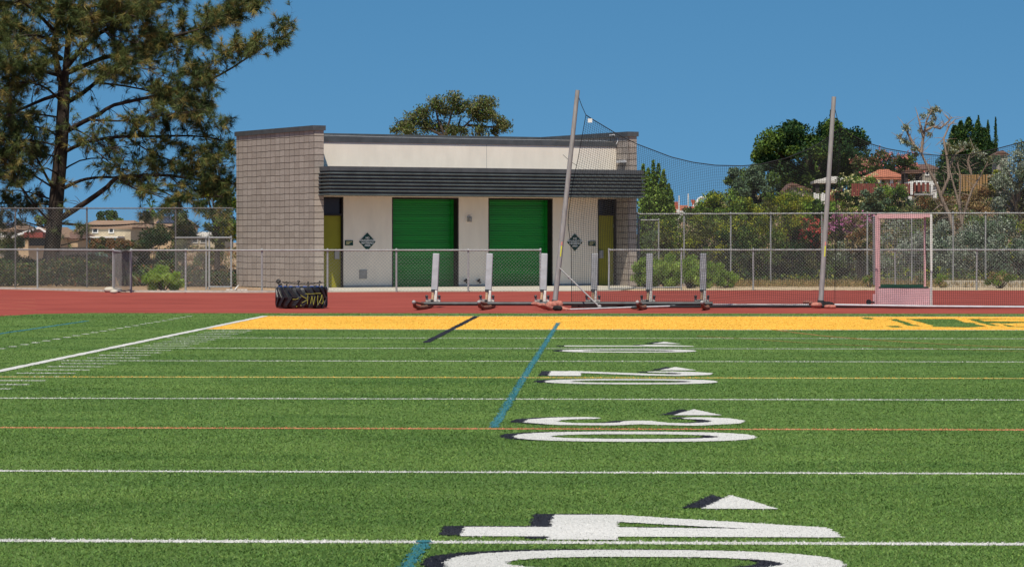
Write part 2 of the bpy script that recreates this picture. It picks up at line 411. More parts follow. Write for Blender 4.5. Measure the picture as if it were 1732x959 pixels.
def digit(ch, a, b):
    if ch == '0':
        e = 2.5; o = np.abs((a-.925)/.93)**e+np.abs((b-.6)/.6)**e < 1
        return o & ~(np.abs((a-.925)/.64)**2.2+np.abs((b-.6)/.29)**2.2 < 1)
    if ch == '1': return inpoly(a, b, [(0, .5), (1.2, .5), (1.08, .18), (1.42, .18), (1.86, .62), (1.86, .84), (0, .84)])
    if ch == '2': return ((a > 0) & (a < .36) & (b > 0) & (b < 1.2)) | stroke(a, b, [(.25, .16), (.8, .6), (1.15, .9), (1.45, 1.0), (1.66, .82), (1.69, .5), (1.5, .24), (1.30, .2)], .175)
    if ch == '3': return stroke(a, b, [(.50, .16), (.32, .22), (.17, .42), (.15, .75), (.36, 1.0), (.72, 1.03), (.92, .88), (.98, .66), (1.1, .92), (1.4, 1.04), (1.68, .8), (1.72, .5), (1.62, .24), (1.48, .16)], .14)
    if ch == '4':
        o = inpoly(a, b, [(0, .72), (.45, .72), (.45, 0), (.8, 0), (1.9, .7), (1.95, 1.22), (.8, 1.22), (.8, 1.38), (.45, 1.38), (.45, 1.22), (0, 1.22)])
        return o & ~inpoly(a, b, [(.8, .41), (.8, .72), (1.48, .78)])
def number_mask(n, x, y):
    """tens digit beyond the line, nought in front of it, an arrow beyond, read from the left touchline"""
    L = LINES[n]; x0 = -.82; t = str(n)[0]; off = 1.5 if n == 40 else 1.6
    m = digit(t, x-x0, L+off-y) | digit('0', x-x0, L-.38-y)
    m |= inpoly(x, y, [(.45, L+1.9), (.88, L+1.9), (.65, L+2.82)])
    return m
def raster(name, fn, x0, x1, y0, y1, z, m, dx=.008, dy=.02, jit=.012):
    rnd = np.random.RandomState(5); xs = np.arange(x0, x1, dx); b = MB(); y = y0
    while y < y1:
        row = fn(xs, np.full_like(xs, y+dy/2)); d = np.diff(np.concatenate([[0], row.astype(int), [0]]))
        s = np.where(d == 1)[0]; e = np.where(d == -1)[0]
        for a, c in zip(s, e):
            u = x0+a*dx+rnd.uniform(-jit, jit); v = x0+c*dx+rnd.uniform(-jit, jit)
            if v-u > .01: b.add([(u, y, z), (v, y, z), (v, y+dy, z), (u, y+dy, z)], [(0, 1, 2, 3)])
        y += dy
    return tag(b.build(name, m), kind='structure')
YB = [(X(340, GL)-.0, GL)]
letters_px = [   # green ground between the end-zone letters
    [(136, 71), (215, 70), (262, 88), (175, 88)], [(380, 151), (500, 151), (520, 166), (425, 166)],
    [(395, 88), (480, 84), (640, 138), (720, 156), (600, 152), (500, 118)],
    [(575, 84), (1050, 84), (1150, 120), (1230, 122), (1270, 140), (1350, 157), (1180, 168), (830, 162), (825, 150), (700, 115)],
    [(1180, 84), (1800, 88), (1290, 92), (1330, 106), (1800, 112), (1800, 122), (1390, 126), (1480, 152), (1410, 152), (1290, 122), (1215, 102)],
    [(1480, 124), (1800, 116), (1800, 122), (1500, 130), (1640, 158), (1800, 162), (1800, 168), (1560, 160)]]
def lp(p): g = G(1432+p[0]/5.773, 525+p[1]/5.773); return (g.x, g.y)
GREEN = [[lp(p) for p in q] for q in letters_px]
BLUE = [[(-1.00, 12.0), (-.98, 15.0)], [(-1.03, 24.3), (-1.10, 40), (-1.16, 56)]]
def classify(x, y):
    """what colour the turf fibres have at x, y: 0 green 1 white 2 black 3 yellow 4 blue 5 orange"""
    c = np.zeros(x.shape, int)
    c[(y > GL) & (y < BACK) & (x > SIDE)] = 3
    for q in GREEN: c[inpoly(x, y, q)] = 0
    for s in BLUE:
        d = np.full(x.shape, 9.)
        for p, q in zip(s[:-1], s[1:]): d = np.minimum(d, segd(x, y, p, q))
        c[(d < .038) & (np.random.RandomState(3).rand(len(x)) < .55)] = 4
    c[(np.abs(x+10.17) < .05) & (y < 57)] = 4
    for n, L in LINES.items():
        w_ = .062 if n == 40 else .052
        k = (np.abs(y-L) < w_) & (x > SIDE)
        c[k] = 3 if n == 20 else (5 if n == 30 else 1)
    c[(np.abs(y-BACK) < .05) & (x > SIDE)] = 1
    c[(np.abs(x-SIDE) < .07) & (y < BACK)] = 1
    yy = (y-15.0)/.9144; t = (np.abs(yy-np.round(yy)) < .055) & (x > SIDE+.3) & (x < SIDE+1.0) & (y < GL)
    c[t] = 1
    d = (np.mod(y, .84) < .20) & (np.abs(x+8.75) < .05) & (y > 40) & (y < 61); c[d] = 1
    c[(np.abs(x+2.91) < .055) & (y > 44.8) & (y < BACK)] = 2
    for n in (10, 20, 30, 40):
        k = (np.abs(x) < 2.2) & (np.abs(y-LINES[n]) < 3.2)
        if k.any():
            ci = c[k]; ci[number_mask(n, x[k]+.11, y[k]-.05)] = 2; ci[number_mask(n, x[k], y[k])] = 1; c[k] = ci
    e = (x+.985)**2/.0016+(y-15.0)**2/.0045 < 1; c[e] = 4
    return c
# painted sheets
def yellow_fn(x, y):
    m = (y > GL) & (y < BACK) & (x > SIDE)
    for q in GREEN: m &= ~inpoly(x, y, q)
    return m
raster('end_zone_paint', yellow_fn, SIDE, 15, GL, BACK, .002, M['yellow_paint'], dx=.05, dy=.1, jit=.02)
for n, L in LINES.items():
    m = M['yellow_line'] if n == 20 else (M['orange_paint'] if n == 30 else M['white_paint'])
    ribbon('yard_line', [(SIDE+.1, L), (16, L)], .105 if n < 40 else .12, .0025, m, .01, .05, seed=n)
ribbon('yard_line', [(SIDE+.1, BACK), (16, BACK)], .10, .005, M['white_paint'], .02, .12, seed=99)
ribbon('side_line', [(SIDE, -5), (SIDE, BACK)], .14, .0065, M['white_paint'], .012, .2, seed=5)
tk = MB(); rn = random.Random(4)
for k in range(1, 40):
    y = 15.0+.9144*k
    if k % 5 == 0 or y > GL: continue
    tk.add([(SIDE+.3, y-.05, .0025), (SIDE+.98, y-.05, .0025), (SIDE+.98, y+.05, .0025), (SIDE+.3, y+.05, .0025)], [(0, 1, 2, 3)])
tag(tk.build('hash_mark', M['white_paint']), kind='structure')
dsh = MB()
y = -7.
for i in range(16):
    dsh.add([(y, 62.2, .008), (y+.9, 62.2, .008), (y+.9, 62.32, .008), (y, 62.32, .008)], [(0, 1, 2, 3)]); y += 1.6
tag(dsh.build('dashed_line', M['white_faint']), kind='structure')
dsh2 = MB(); y = 48*.84
while y < 61:
    dsh2.add([(-8.80, y, .003), (-8.68, y, .003), (-8.68, y+.20, .003), (-8.80, y+.20, .003)], [(0, 1, 2, 3)]); y += .84
tag(dsh2.build('dashed_line', M['white_paint']), kind='structure')
ribbon('blue_line', [(-10.2, 20), (-10.17, 57)], .10, .003, M['blue_paint'], .02, .2)
for s in BLUE: ribbon('blue_line', s, .07, .0035, M['blue_paint'], .02, .06)
ribbon('black_line', [(-2.91, 44.8), (-2.91, BACK-.1)], .11, .0075, M['black_paint'], .012, .2)
cur = [(1310, 558), (1350, 563.5), (1400, 569), (1460, 574), (1560, 580.5), (1650, 585), (1760, 589)]
ribbon('orange_arc', [(G(*p).x, G(*p).y) for p in cur], .10, .004, M['orange_faint'], .02, .2)
cur = [(1180, 568.5), (1270, 574), (1360, 580), (1480, 586), (1600, 591), (1760, 596)]
ribbon('orange_arc', [(G(*p).x, G(*p).y) for p in cur], .06, .0045, M['orange_faint'], .02, .2)
for n in (10, 20, 30, 40):
    L = LINES[n]; st = dict(dx=.008, dy=.02) if n > 20 else dict(dx=.015, dy=.03)
    raster('yard_number_outline', lambda x, y: number_mask(n, x+.11, y-.05), -1.2, 1.4, L-2.1, L+3.1, .005, M['black_paint'], **st)
    raster('yard_number', lambda x, y: number_mask(n, x, y), -1.2, 1.4, L-2.1, L+3.1, .0065, M['white_paint'], **st)
sp_ = MB(); sp_.add([(-.985+.04*math.cos(a), 15+.065*math.sin(a), .0075) for a in [i*math.pi/8 for i in range(16)]], [tuple(range(16))])
tag(sp_.build('blue_spot', M['blue_paint']), kind='structure')
# turf fibres
def build_blades():
    rs = np.random.RandomState(11); Xs = []; Ys = []
    for y0, y1, dens in ((13.4, 18, 5200), (18, 24, 3000), (24, 32, 1500), (32, 42, 650), (42, 63.3, 280)):
        wl = lambda y: X(-330, y); wr = lambda y: X(2060, y)
        n = int(dens*(y1-y0)*((wr(y0)-wl(y0))+(wr(y1)-wl(y1)))/2)
        y = rs.uniform(y0, y1, n); l = np.array([ray(-330)[0]/ray(-330)[1]])*y; r = np.array([ray(2060)[0]/ray(2060)[1]])*y
        Xs.append(l+(r-l)*rs.rand(n)); Ys.append(y)
    x = np.concatenate(Xs); y = np.concatenate(Ys); n = len(x)
    # the far left corner is track
    keep = ~((x < X(150, 63)) & (y > 63.3-(X(150, 63)-x)*1.4)); x = x[keep]; y = y[keep]; n = len(x)
    cls = classify(x+rs.normal(0, .006, n), y+rs.normal(0, .012, n))
    h = rs.uniform(.006, .015, n); wd = .0012+.00011*y
    an = rs.uniform(0, math.pi, n); lean = rs.normal(0, .011, (n, 2))
    dx = np.cos(an)*wd; dy = np.sin(an)*wd
    v = np.zeros((n, 3, 3), np.float32)
    v[:, 0] = np.stack([x-dx, y-dy, np.full(n, .001)], 1); v[:, 1] = np.stack([x+dx, y+dy, np.full(n, .001)], 1)
    v[:, 2] = np.stack([x+lean[:, 0], y+lean[:, 1], h], 1)
    o = np_mesh('turf_fibres', v.reshape(-1, 3), 3, [M['b_green'], M['b_white'], M['b_black'], M['b_yellow'], M['b_blue'], M['b_orange']], cls)
    tag(o, 'short green synthetic grass fibres across the playing field', 'artificial grass', kind='stuff')
build_blades()

# ------------------------------------------------------------------ building
BA = P(531, 488, 97.4); BA.z = 0
BROT = R(28)+PSI
u = Vector((math.cos(BROT), math.sin(BROT), 0)); v = Vector((-math.sin(BROT), math.cos(BROT), 0))
def bt(px, ly):
    """distance along the front, at local depth ly, of what stands at px"""
    d = ray(px); o = BA+v*ly
    # o + u*t = d*s
    det = u.x*(-d[1])+d[0]*u.y
    t = (-o.x*(-d[1]) - d[0]*o.y)/det
    return t
def bz(py, lx, ly):
    q = BA+u*lx+v*ly; dep = q.x*_fw[0]+q.y*_fw[1]; return EYE+(HY-py)/F*dep
BL_ = bt(1077, 0); SW = 6.5; WT = 5.30; RC = .8; TH = .35
bld = empty('storage_building', BA, BROT, 'low block and stucco storage building with two green roll-up doors and a dark ribbed canopy', 'building')
FRONT_Y = RC
m = MB()
m.box(0, TH, 0, SW, 0, WT-.16, 0)
o = m.build('block_wall', [M['block_y'], M['block_x']], bld); tag(o, label='long left side wall of grey-brown blocks')
for p in o.data.polygons:
    if abs(p.normal.y) > .5: p.material_index = 1
m = MB(); m.box(BL_-TH, BL_, 0, SW, 0, WT-.16, 0); o = m.build('block_wall', [M['block_y'], M['block_x']], bld)
tag(o, label='right side wall of blocks ending in a narrow pier')
for p in o.data.polygons:
    if abs(p.normal.y) > .5: p.material_index = 1
m = MB(); m.box(TH, BL_-TH, SW-TH, SW-.003, 0, WT-.16, 0); m.build('rear_wall', [M['block_x']], bld)
m = MB()
m.box(-.05, TH+.05, -.05, SW+.05, WT-.16, WT); m.box(BL_-TH-.05, BL_+.05, -.05, SW+.05, WT-.16, WT)
m.box(TH+.05, BL_-TH-.05, SW-TH-.05, SW+.047, WT-.16, WT-.003)
m.each('wall_cap', M['cap'], bld)
m = MB(); m.box(TH, BL_-TH, RC+.3, SW-TH, 4.3, 4.4); m.build('roof', M['grey_metal'], bld)
# front wall openings
m0 = bt(581, RC); r1a = bt(663, RC); r1b = bt(776, RC); r2a = bt(826, RC); r2b = bt(935, RC); d2a = bt(1011, RC); fe = BL_-TH
HD = 3.0
m = MB(); FB = RC+.25
m.box(TH, fe, RC, FB, HD, 4.80); m.build('stucco_wall', M['stucco'], bld); m = MB()
for a, b in ((m0, r1a), (r1b, r2a), (r2b, d2a)): m.box(a, b, RC, FB, 0.08, HD-.0)
m.each('stucco_pier', M['stucco'], bld)
m = MB(); m.box(TH+.002, fe-.002, RC-.03, FB+.05, 4.80, 4.96); m.build('parapet_cap', M['cap'], bld)
m = MB()
for a, b in ((m0, r1a), (r1b, r2a), (r2b, d2a)): m.box(a, b, RC-.02, RC+.2, 0.0, .08)
m.each('plinth', M['grey_metal'], bld)
jx = (r1a+r1b)/2+.35
m = MB(); m.box(bt(823, RC)-.006, bt(823, RC)+.006, RC-.004, RC, 3.9, 4.8); m.build('control_joint', M['grey_metal'], bld)
# roll-up doors
def rollup(a, b, label):
    e = empty('roll_up_door', (0, 0, 0), 0); e.parent = bld; tag(e, label=label)
    dj = .36
    m = MB(); z = .02; k = 0; y = RC+dj
    prof = []
    while z < HD-.1:
        prof += [(y, z), (y-.012, z+.012), (y-.012, z+.055), (y, z+.067)]; z += .078
    n = len(prof); xa, xb = a+.02, b-.03
    vs = [(xa, p[0], p[1]) for p in prof]+[(xb, p[0], p[1]) for p in prof]
    m.add(vs, [(i, i+1, n+i+1, n+i) for i in range(n-1)])
    m.box(xa, xb, y+.01, y+.05, .0, HD)
    m.build('slat_curtain', M['green_door'], e)
    m = MB(); m.box(b-.13, b-.03, RC+dj-.06, RC+dj-.016, 0, HD); m.box(a+.02, a+.12, RC+dj-.06, RC+dj-.016, 0, HD)
    m.each('guide_rail', M['green_door'], e)
    m = MB(); m.box(a+.001, a+.045, RC+.012, RC+dj+.06, 0, HD-.002); m.box(b-.045, b-.001, RC+.012, RC+dj+.06, 0, HD-.002)
    m.box(a+.045, b-.045, RC+.012, RC+dj+.06, HD-.06, HD-.002)
    m.each('jamb', M['frame_dark'], e)
rollup(r1a, r1b, 'green roll-up door left of the middle pier')
rollup(r2a, r2b, 'green roll-up door right of the middle pier')
def mandoor(a, b, label, hinge):
    e = empty('door', (0, 0, 0), 0); e.parent = bld; tag(e, label=label)
    ht = bz(365, (a+b)/2, RC+.15)
    m = MB(); m.box(a, a+.05, RC+.02, RC+.2, 0, HD); m.box(b-.05, b, RC+.02, RC+.2, 0, HD); m.box(a+.05, b-.05, RC+.02, RC+.2, ht, ht+.06)
    m.box(a+.05, b-.05, RC+.02, RC+.2, HD-.05, HD); m.build('door_frame', M['frame_dark'], e)
    m = MB(); m.box(a+.05, b-.05, RC+.12, RC+.16, .02, ht); m.build('door_leaf', M['olive_door'], e)
    m = MB(); m.box(a+.05, b-.05, RC+.12, RC+.15, ht+.06, HD-.05); m.build('transom_glass', M['glass_dark'], e)
    m = MB(); x = a+.1 if hinge > 0 else b-.28
    m.box(x, x+.16, RC+.06, RC+.12, .95, 1.22); m.build('lock_plate', M['grey_metal'], e)
    m = MB(); hx = b-.055 if hinge > 0 else a+.03
    for z in (.3, 1.2, 2.0): m.box(hx, hx+.03, RC+.105, RC+.12, z, z+.12)
    m.each('hinge', M['grey_metal'], e)
mandoor(TH, m0, 'olive door beside the left block wall', -1)
mandoor(d2a, fe, 'olive door beside the right pier', 1)
# canopy
cz0, cz1, cy = 3.03, 3.96, -.80; cx0, cx1 = bt(559, cy), bt(1087, cy)
m = MB(); m.box(cx0+.06, cx1-.06, cy+.08, RC, cz0, cz1-.15); m.build('canopy', M['charcoal'], bld)
m = MB(); m.box(cx0-.03, cx1+.03, cy-.03, RC, cz1-.14, cz1); m.build('canopy_fascia', M['cap'], bld)
m = MB(); prof = []; z = cz0-.02; nr = 7; st = (cz1-.145-z)/nr
for k in range(nr):
    prof += [(-.03, z), (.06, z+.012), (.075, z+st*.32), (.05, z+st*.50), (-.03, z+st*.60)]; z += st
prof.append((0, z)); n = len(prof)
vs = [(cx0-p[0], RC-.25, p[1]) for p in prof]+[(cx0-p[0], cy-p[0], p[1]) for p in prof]+[(cx1+p[0], cy-p[0], p[1]) for p in prof]+[(cx1+p[0], RC, p[1]) for p in prof]
vs = [(x, y+.03 if False else y, z) for x, y, z in vs]
m.add(vs, [(j*n+i, j*n+i+1, (j+1)*n+i+1, (j+1)*n+i) for j in range(3) for i in range(n-1)])
m.build('ribbed_cladding', M['charcoal'], bld)
# small fittings
def text_mesh(name, txt, size, m, parent, loc, rot, space=1.0, align='CENTER', ext=.004):
    cu = bpy.data.curves.new(name, 'FONT'); cu.body = txt; cu.size = size; cu.align_x = align; cu.align_y = 'CENTER'; cu.extrude = ext; cu.space_line = space
    cu.offset = size*.025
    tmp = bpy.data.objects.new(name, cu); C.objects.link(tmp); bpy.context.view_layer.update()
    me = bpy.data.meshes.new_from_object(tmp.evaluated_get(bpy.context.evaluated_depsgraph_get())); me.name = name
    bpy.data.objects.remove(tmp); me.materials.clear(); me.materials.append(m)
    o = bpy.data.objects.new(name, me); C.objects.link(o); o.parent = parent; o.location = loc; o.rotation_euler = rot
    return o
def at_wall(px, py, ly=RC):
    lx = bt(px, ly); return lx, bz(py, lx, ly)
def diamond(px, py, label):
    lx, lz = at_wall(px, py); q = BA+u*lx+v*(RC-.012); e = empty('diamond_sign', (q.x, q.y, lz), BROT, label, 'sign', 'hazard signs on the building')
    s = .30; m = MB(); m.prism([(0, -s), (s, 0), (0, s), (-s, 0)], -.01, .008, axis='y'); m.build('sign_panel', M['sign_green'], e)
    text_mesh('lettering', 'NO\nHAZARDOUS\nMATERIALS\nAREA', .088, M['sign_white'], e, (0, -.016, .0), (R(90), 0, 0), .95)
diamond(621, 409, 'dark green diamond sign with white lettering beside the left roll-up door')
diamond(972, 410, 'dark green diamond sign with white lettering behind the hanging net')
def plaque(px, py, label, txt):
    lx, lz = at_wall(px, py); q = BA+u*lx+v*(RC-.012); e = empty('door_plaque', (q.x, q.y, lz), BROT, label, 'sign', 'small plaques beside the doors')
    m = MB(); m.box(-.145, .145, -.01, .008, -.085, .085); m.build('plaque_panel', M['sign_green'], e)
    m = MB(); m.box(-.11, .11, -.015, -.011, .030, .052); m.box(-.11, .04, -.015, -.011, -.012, .008); m.box(-.11, 0, -.015, -.011, -.045, -.028)
    m.each('plaque_line', M['f_cream'], e)
plaque(590, 411, 'small dark green plaque beside the left olive door', '')
plaque(1001, 412, 'small dark green plaque beside the right olive door', '')
lx, lz = at_wall(614, 464); m = MB(); m.box(lx-.14, lx+.14, RC-.02, RC+.01, lz-.15, lz+.15)
for k in range(7): m.box(lx-.125, lx+.125, RC-.03, RC-.02, lz-.13+k*.04, lz-.112+k*.04)
m.build('vent_grille', M['grey_metal'], bld)
lx, lz = at_wall(793, 371); m = MB(); m.box(lx-.06, lx+.06, RC-.1, RC, lz-.09, lz+.09); m.box(lx-.045, lx+.045, RC-.14, RC-.1, lz-.07, lz+.04); m.build('wall_lamp', M['grey_metal'], bld)
lx, lz = at_wall(995, 345)
for px in (786, 808):
    lx, lz = at_wall(px, 475); m = MB(); m.tube([(lx, RC, lz), (lx, RC-.1, lz), (lx+.03, RC-.14, lz-.07)], .035, 8)
    m.ball((lx, RC-.1, lz+.03), .045); m.build('hose_tap', M['frame_dark'], bld)
m = MB(); q = (BL_-TH, .28, 4.28); m.box(BL_-TH-.12, BL_-TH, .1, .62, 4.24, 4.33); m.build('light_fitting', M['white_pipe'], bld)
m = MB(); a = bt(1040, RC); m.tube([(a, RC-.09, 4.88), (a+.06, RC-.1, 5.0), (a+.06, RC-.05, 5.12), (a, RC+.05, 5.22), (a-.1, RC+.2, 5.2)], .018, 6)
m.build('roof_conduit', M['white_pipe'], bld)
m = MB(); m.tube([(TH+.1, RC+.1, 5.02), (3, RC+.15, 5.00), (6, RC+.12, 4.99), (bt(1030, RC), RC+.1, 5.0)], .006, 5); m.build('roof_cable', M['white_pipe'], bld)
# apron
ap = MB(); pts = [BA+u*.1-v*1.4, BA+u*(BL_+.3)-v*.5, BA+u*(BL_+.2)+v*.9, BA+u*.1+v*1.3]
poly = [(X(556, 91.2), 91.2), (X(760, 92.2), 92.2), (X(930, 92.9), 92.9), (X(1050, 94.1), 94.1), (X(1080, 99), 99), tuple((BA+u*(BL_+.1)+v*1)[:2]), tuple((BA+u*.1+v*1.2)[:2]), (X(556, 97), 97)]
ap.prism(poly, -.02, .012); tag(ap.build('concrete_apron', M['concrete']), kind='structure')
sd_ = MB(); M['sand'] = mat('pale_sand', (.48, .35, .21), rough=.95, scale=1.5, bump=.5, bscale=14, col2=(.62, .48, .31), detail=8)
poly = [(X(1050, 94.3), 94.3), (5, 95.2), (60, 95.5), (60, 103), (X(1180, 103), 103), (X(1085, 99), 99)]
sd_.add([(x, y, -.01) for x, y in poly], [tuple(range(len(poly)))]); tag(sd_.build('sand_path', M['sand']), kind='structure')

# ------------------------------------------------------------------ chain-link fences
def chain(b, A, B, z0, z1, pitch=.072, r=.0030, over=.04):
    """diamond weave between A and B as straight wires"""
    d = Vector((B[0]-A[0], B[1]-A[1], 0)); L = d.length; d.normalize(); nrm = Vector((-d.y, d.x, 0)); H = z1-z0
    sl_ = H   # wires rise at 45 degrees (each lies a hair in front of or behind the other set)
    for sgn in (1, -1):
        k = -H
        while k < L:
            a0, a1 = (k, k+H)
            t0 = max(0., -a0/H); t1 = min(1., (L-a0)/H)
            if t1 > t0:
                s0 = a0+H*t0; s1 = a0+H*t1
                if sgn < 0: s0, s1 = L-s0, L-s1
                ov = over/H if t1 >= 1 else 0
                e = (s1-s0)*ov/(t1-t0) if t1 > t0 else 0
                off = nrm*(.004*sgn)
                p0 = Vector((A[0], A[1], 0))+d*s0+off+Vector((0, 0, z0+H*t0)); p1 = Vector((A[0], A[1], 0))+d*(s1+e)+off+Vector((0, 0, z0+H*(t1+ov)))
                b.tube([p0, p1], r, 3, cap=False, smooth=False)
            k += pitch
def fence(path, ht, posts_px, label, pr=.03, z0=.03, rail=.024, pitch=.108, r=.003, gz=0.0, bottom_rail=False, cat='fence', group=None, name='chain_link_fence', steel='galv'):
    """path: list of (px, Y); posts at posts_px"""
    pts = [(X(p, y), y) for p, y in path]
    e = empty(name, (pts[0][0], pts[0][1], 0), 0, label, cat, group)
    O = Vector((pts[0][0], pts[0][1], 0)); loc = [Vector((x, y, 0))-O for x, y in pts]
    m = MB()
    for a, b in zip(loc[:-1], loc[1:]): chain(m, a, b, z0, ht, pitch, r)
    m.build('chain_link_mesh', M['wire'], e)
    m = MB(); m.tube([p+Vector((0, 0, ht-.01)) for p in loc], rail, 8); m.build('top_rail', M[steel], e)
    if bottom_rail: m = MB(); m.tube([p+Vector((0, 0, z0+.03)) for p in loc], rail, 8); m.build('bottom_rail', M['galv'], e)
    def Yat(px):
        for (p0, y0), (p1, y1) in zip(path[:-1], path[1:]):
            if p0 <= px <= p1: return y0+(y1-y0)*(px-p0)/(p1-p0)
        return path[-1][1] if px > path[-1][0] else path[0][1]
    for px in posts_px:
        y = Yat(px)+.04; m = MB(); p = Vector((X(px, y), y, 0))-O
        m.tube([p+Vector((0, 0, -.1)), p+Vector((0, 0, ht+.02))], pr, 10); m.ball(p+Vector((0, 0, ht+.02)), pr*1.15, 8, 5, sz=.8)
        m.build('post', M[steel], e)
    return e
WR = .0024
fence([(-90, 103), (0, 99), (65, 96.6), (193, 90.2)], 1.27, [-60, 63.5, 191.5], 'low chain-link fence in front of the pine trunk, bending away to the left', r=WR)
fence([(222, 90.2), (430, 90.0), (560, 91.2), (760, 92.0), (915, 92.9)], 1.27, [222, 314, 443, 554, 670.5, 792, 914], 'low chain-link fence running past the front of the storage building', r=WR)
fence([(1030, 94.6), (1180, 95.3), (1400, 95.6), (1840, 95.8)], 1.27, [1030, 1152.5, 1274, 1391, 1514, 1652, 1790], 'low chain-link fence along the track right of the building', r=WR)
# open gate leaf standing edge on, and the gap's other leaf lying back towards the apron
fence([(193, 90.3), (206, 88.9), (221, 90.0)], 1.25, [193, 221], 'folded back chain-link gate leaf between the two left posts', cat='gate', name='gate_leaf', r=WR, bottom_rail=True, pitch=.07)
m = MB(); A = Vector((X(1030, 94.5), 94.5, .04)); B = Vector((X(1152, 97.5), 97.5, .05)); m.tube([A, B], .022, 8); o = m.build('loose_rail', M['galv']); tag(o, 'loose galvanised pipe lying behind the low fence by the right pier', 'pipe')
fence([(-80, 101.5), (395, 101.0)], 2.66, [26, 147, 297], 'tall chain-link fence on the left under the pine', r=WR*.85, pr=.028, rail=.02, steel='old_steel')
fence([(1077, 105.5), (1310, 104.0), (1390, 103.2), (1840, 102.6)], 2.5, [1079, 1157, 1236, 1303.5, 1390, 1467, 1542, 1612, 1667, 1790], 'tall chain-link fence along the planted slope right of the building', r=WR*.8, pr=.028)
fence([(1080, 104.6), (1114, 104.2)], 2.28, [1081, 1114], 'chain-link gate with its own frame beside the right pier', cat='gate', name='chain_link_gate', r=WR, pr=.026, pitch=.075)
fence([(297, 100.8), (350, 97.0)], 1.66, [349], 'short chain-link side panel running out from the tall left fence', cat='gate', name='fence_panel', r=WR)
fence([(354, 96.9), (391, 96.5)], 1.66, [354, 391], 'narrow chain-link gate between posts beside the left block wall', cat='gate', name='chain_link_gate', r=WR, bottom_rail=True)

# ------------------------------------------------------------------ tractor tyre
ty = G(506, 521.5); TR = .60; THh = .49; ty.y += .5
e = empty('tractor_tyre', (ty.x, ty.y, 0), 0, 'huge black tractor tyre with yellow paint scrawl lying flat on the track', 'tyre')
m = MB(); prof = [(.30, .02), (.36, .0), (.52, .012), (.556, .05), (.56, .245), (.556, .44), (.52, .478), (.36, .49), (.30, .47), (.28, .245)]
n = 56; vs = [(r*math.cos(2*math.pi*i/n), r*math.sin(2*math.pi*i/n), z) for i in range(n) for r, z in prof]; k = len(prof)
m.add(vs, [(i*k+j, ((i+1) % n)*k+j, ((i+1) % n)*k+(j+1) % k, i*k+(j+1) % k) for i in range(n) for j in range(k)], 0, True)
m.build('casing', M['rubber'], e)
m = MB(); nl = 18
def cyl(a, z, r): return Vector((r*math.cos(a), r*math.sin(a), z))
for i in range(nl):
    for half in (0, 1):
        a0 = 2*math.pi*(i+.5*half)/nl
        zs = [.01, .07, .13, .20, .26] if half == 0 else [.23, .29, .36, .42, .48]
        sh = [-.05, -.02, .06, .15, .22] if half == 0 else [.22, .15, .06, -.02, -.05]
        wdt = .105; vs = []
        for z, s in zip(zs, sh):
            ro = TR if .05 < z < .44 else TR-.015
            for (da, rr) in ((-wdt, .54), (-wdt*.75, ro), (wdt*.75, ro), (wdt, .54)): vs.append(cyl(a0+s+da, z, rr))
        fs = []
        for q in range(4):
            for c in range(3): fs.append((q*4+c, q*4+c+1, q*4+c+5, q*4+c+4))
        fs += [(0, 1, 2, 3), (16, 17, 18, 19)]
        m.add(vs, fs)
m.build('tread', M['rubber'], e, bevel=.008)
m = MB()
for k in range(9):
    a0 = R(190+k*18); a1 = a0+R(9); m.tube([cyl(a0, .492, .52), cyl((a0+a1)/2, .494, .53), cyl(a1, .492, .52)], .014, 6)
m.each('blue_mark', M['blue_strap'], e)
m = MB()
def tx(px, py):
    x = (px-509)/F*ty.y; x = max(-.585, min(.585, x)); a = -math.acos(x/.606)
    return cyl(a, EYE-(py-HY)/F*(ty.y-.5), .61)
def zz(q): return [tx(460+a/13.7, 460+b/13.7) for a, b in q]
for q in ([(715, 540), (780, 585), (860, 625)], [(860, 655), (800, 690), (745, 718)], [(880, 530), (875, 640), (868, 745)], [(820, 508), (960, 512), (1110, 500), (1160, 505)],
          [(970, 560), (955, 640), (940, 740)], [(970, 560), (985, 650), (1002, 765)], [(1035, 570), (1020, 660), (1002, 765)], [(1095, 545), (1092, 650), (1098, 775)],
          [(1180, 530), (1160, 630), (1130, 710)], [(1180, 530), (1200, 620), (1205, 710), (1180, 745), (1130, 715)], [(530, 635), (600, 640), (670, 615)], [(610, 805), (640, 800)], [(710, 775), (735, 788)]):
    m.tube(zz(q), .0065, 5)
m.each('painted_scrawl', M['yellow_mark'], e)

# ------------------------------------------------------------------ valves behind the fence
e = empty('valve_pipework', P(508, 485, 94.5)*1.0, 0, 'low dark irrigation pipework with a round valve wheel behind the tyre', 'pipework'); e.location.z = 0
def vp(px, py): q = P(px, py, 94.5); return Vector((q.x-e.location.x, 0, q.z))
m = MB(); m.tube([vp(478, 478), vp(500, 480), vp(520, 481), vp(545, 478)], .022, 6)
for px in (485, 505, 521, 540): m.tube([vp(px, 476), vp(px, 489)], .022, 6)
m.tube([vp(530, 484), vp(536, 484)], .04, 6); m.build('pipe', M['frame_dark'], e)
m = MB()
for px, py, r in ((471, 476, .08), (474, 482, .07), (505, 476, .045), (541, 477, .04)): m.ball(vp(px, py), r, 10, 6, sy=.4)
m.each('valve_wheel', M['frame_dark'], e)

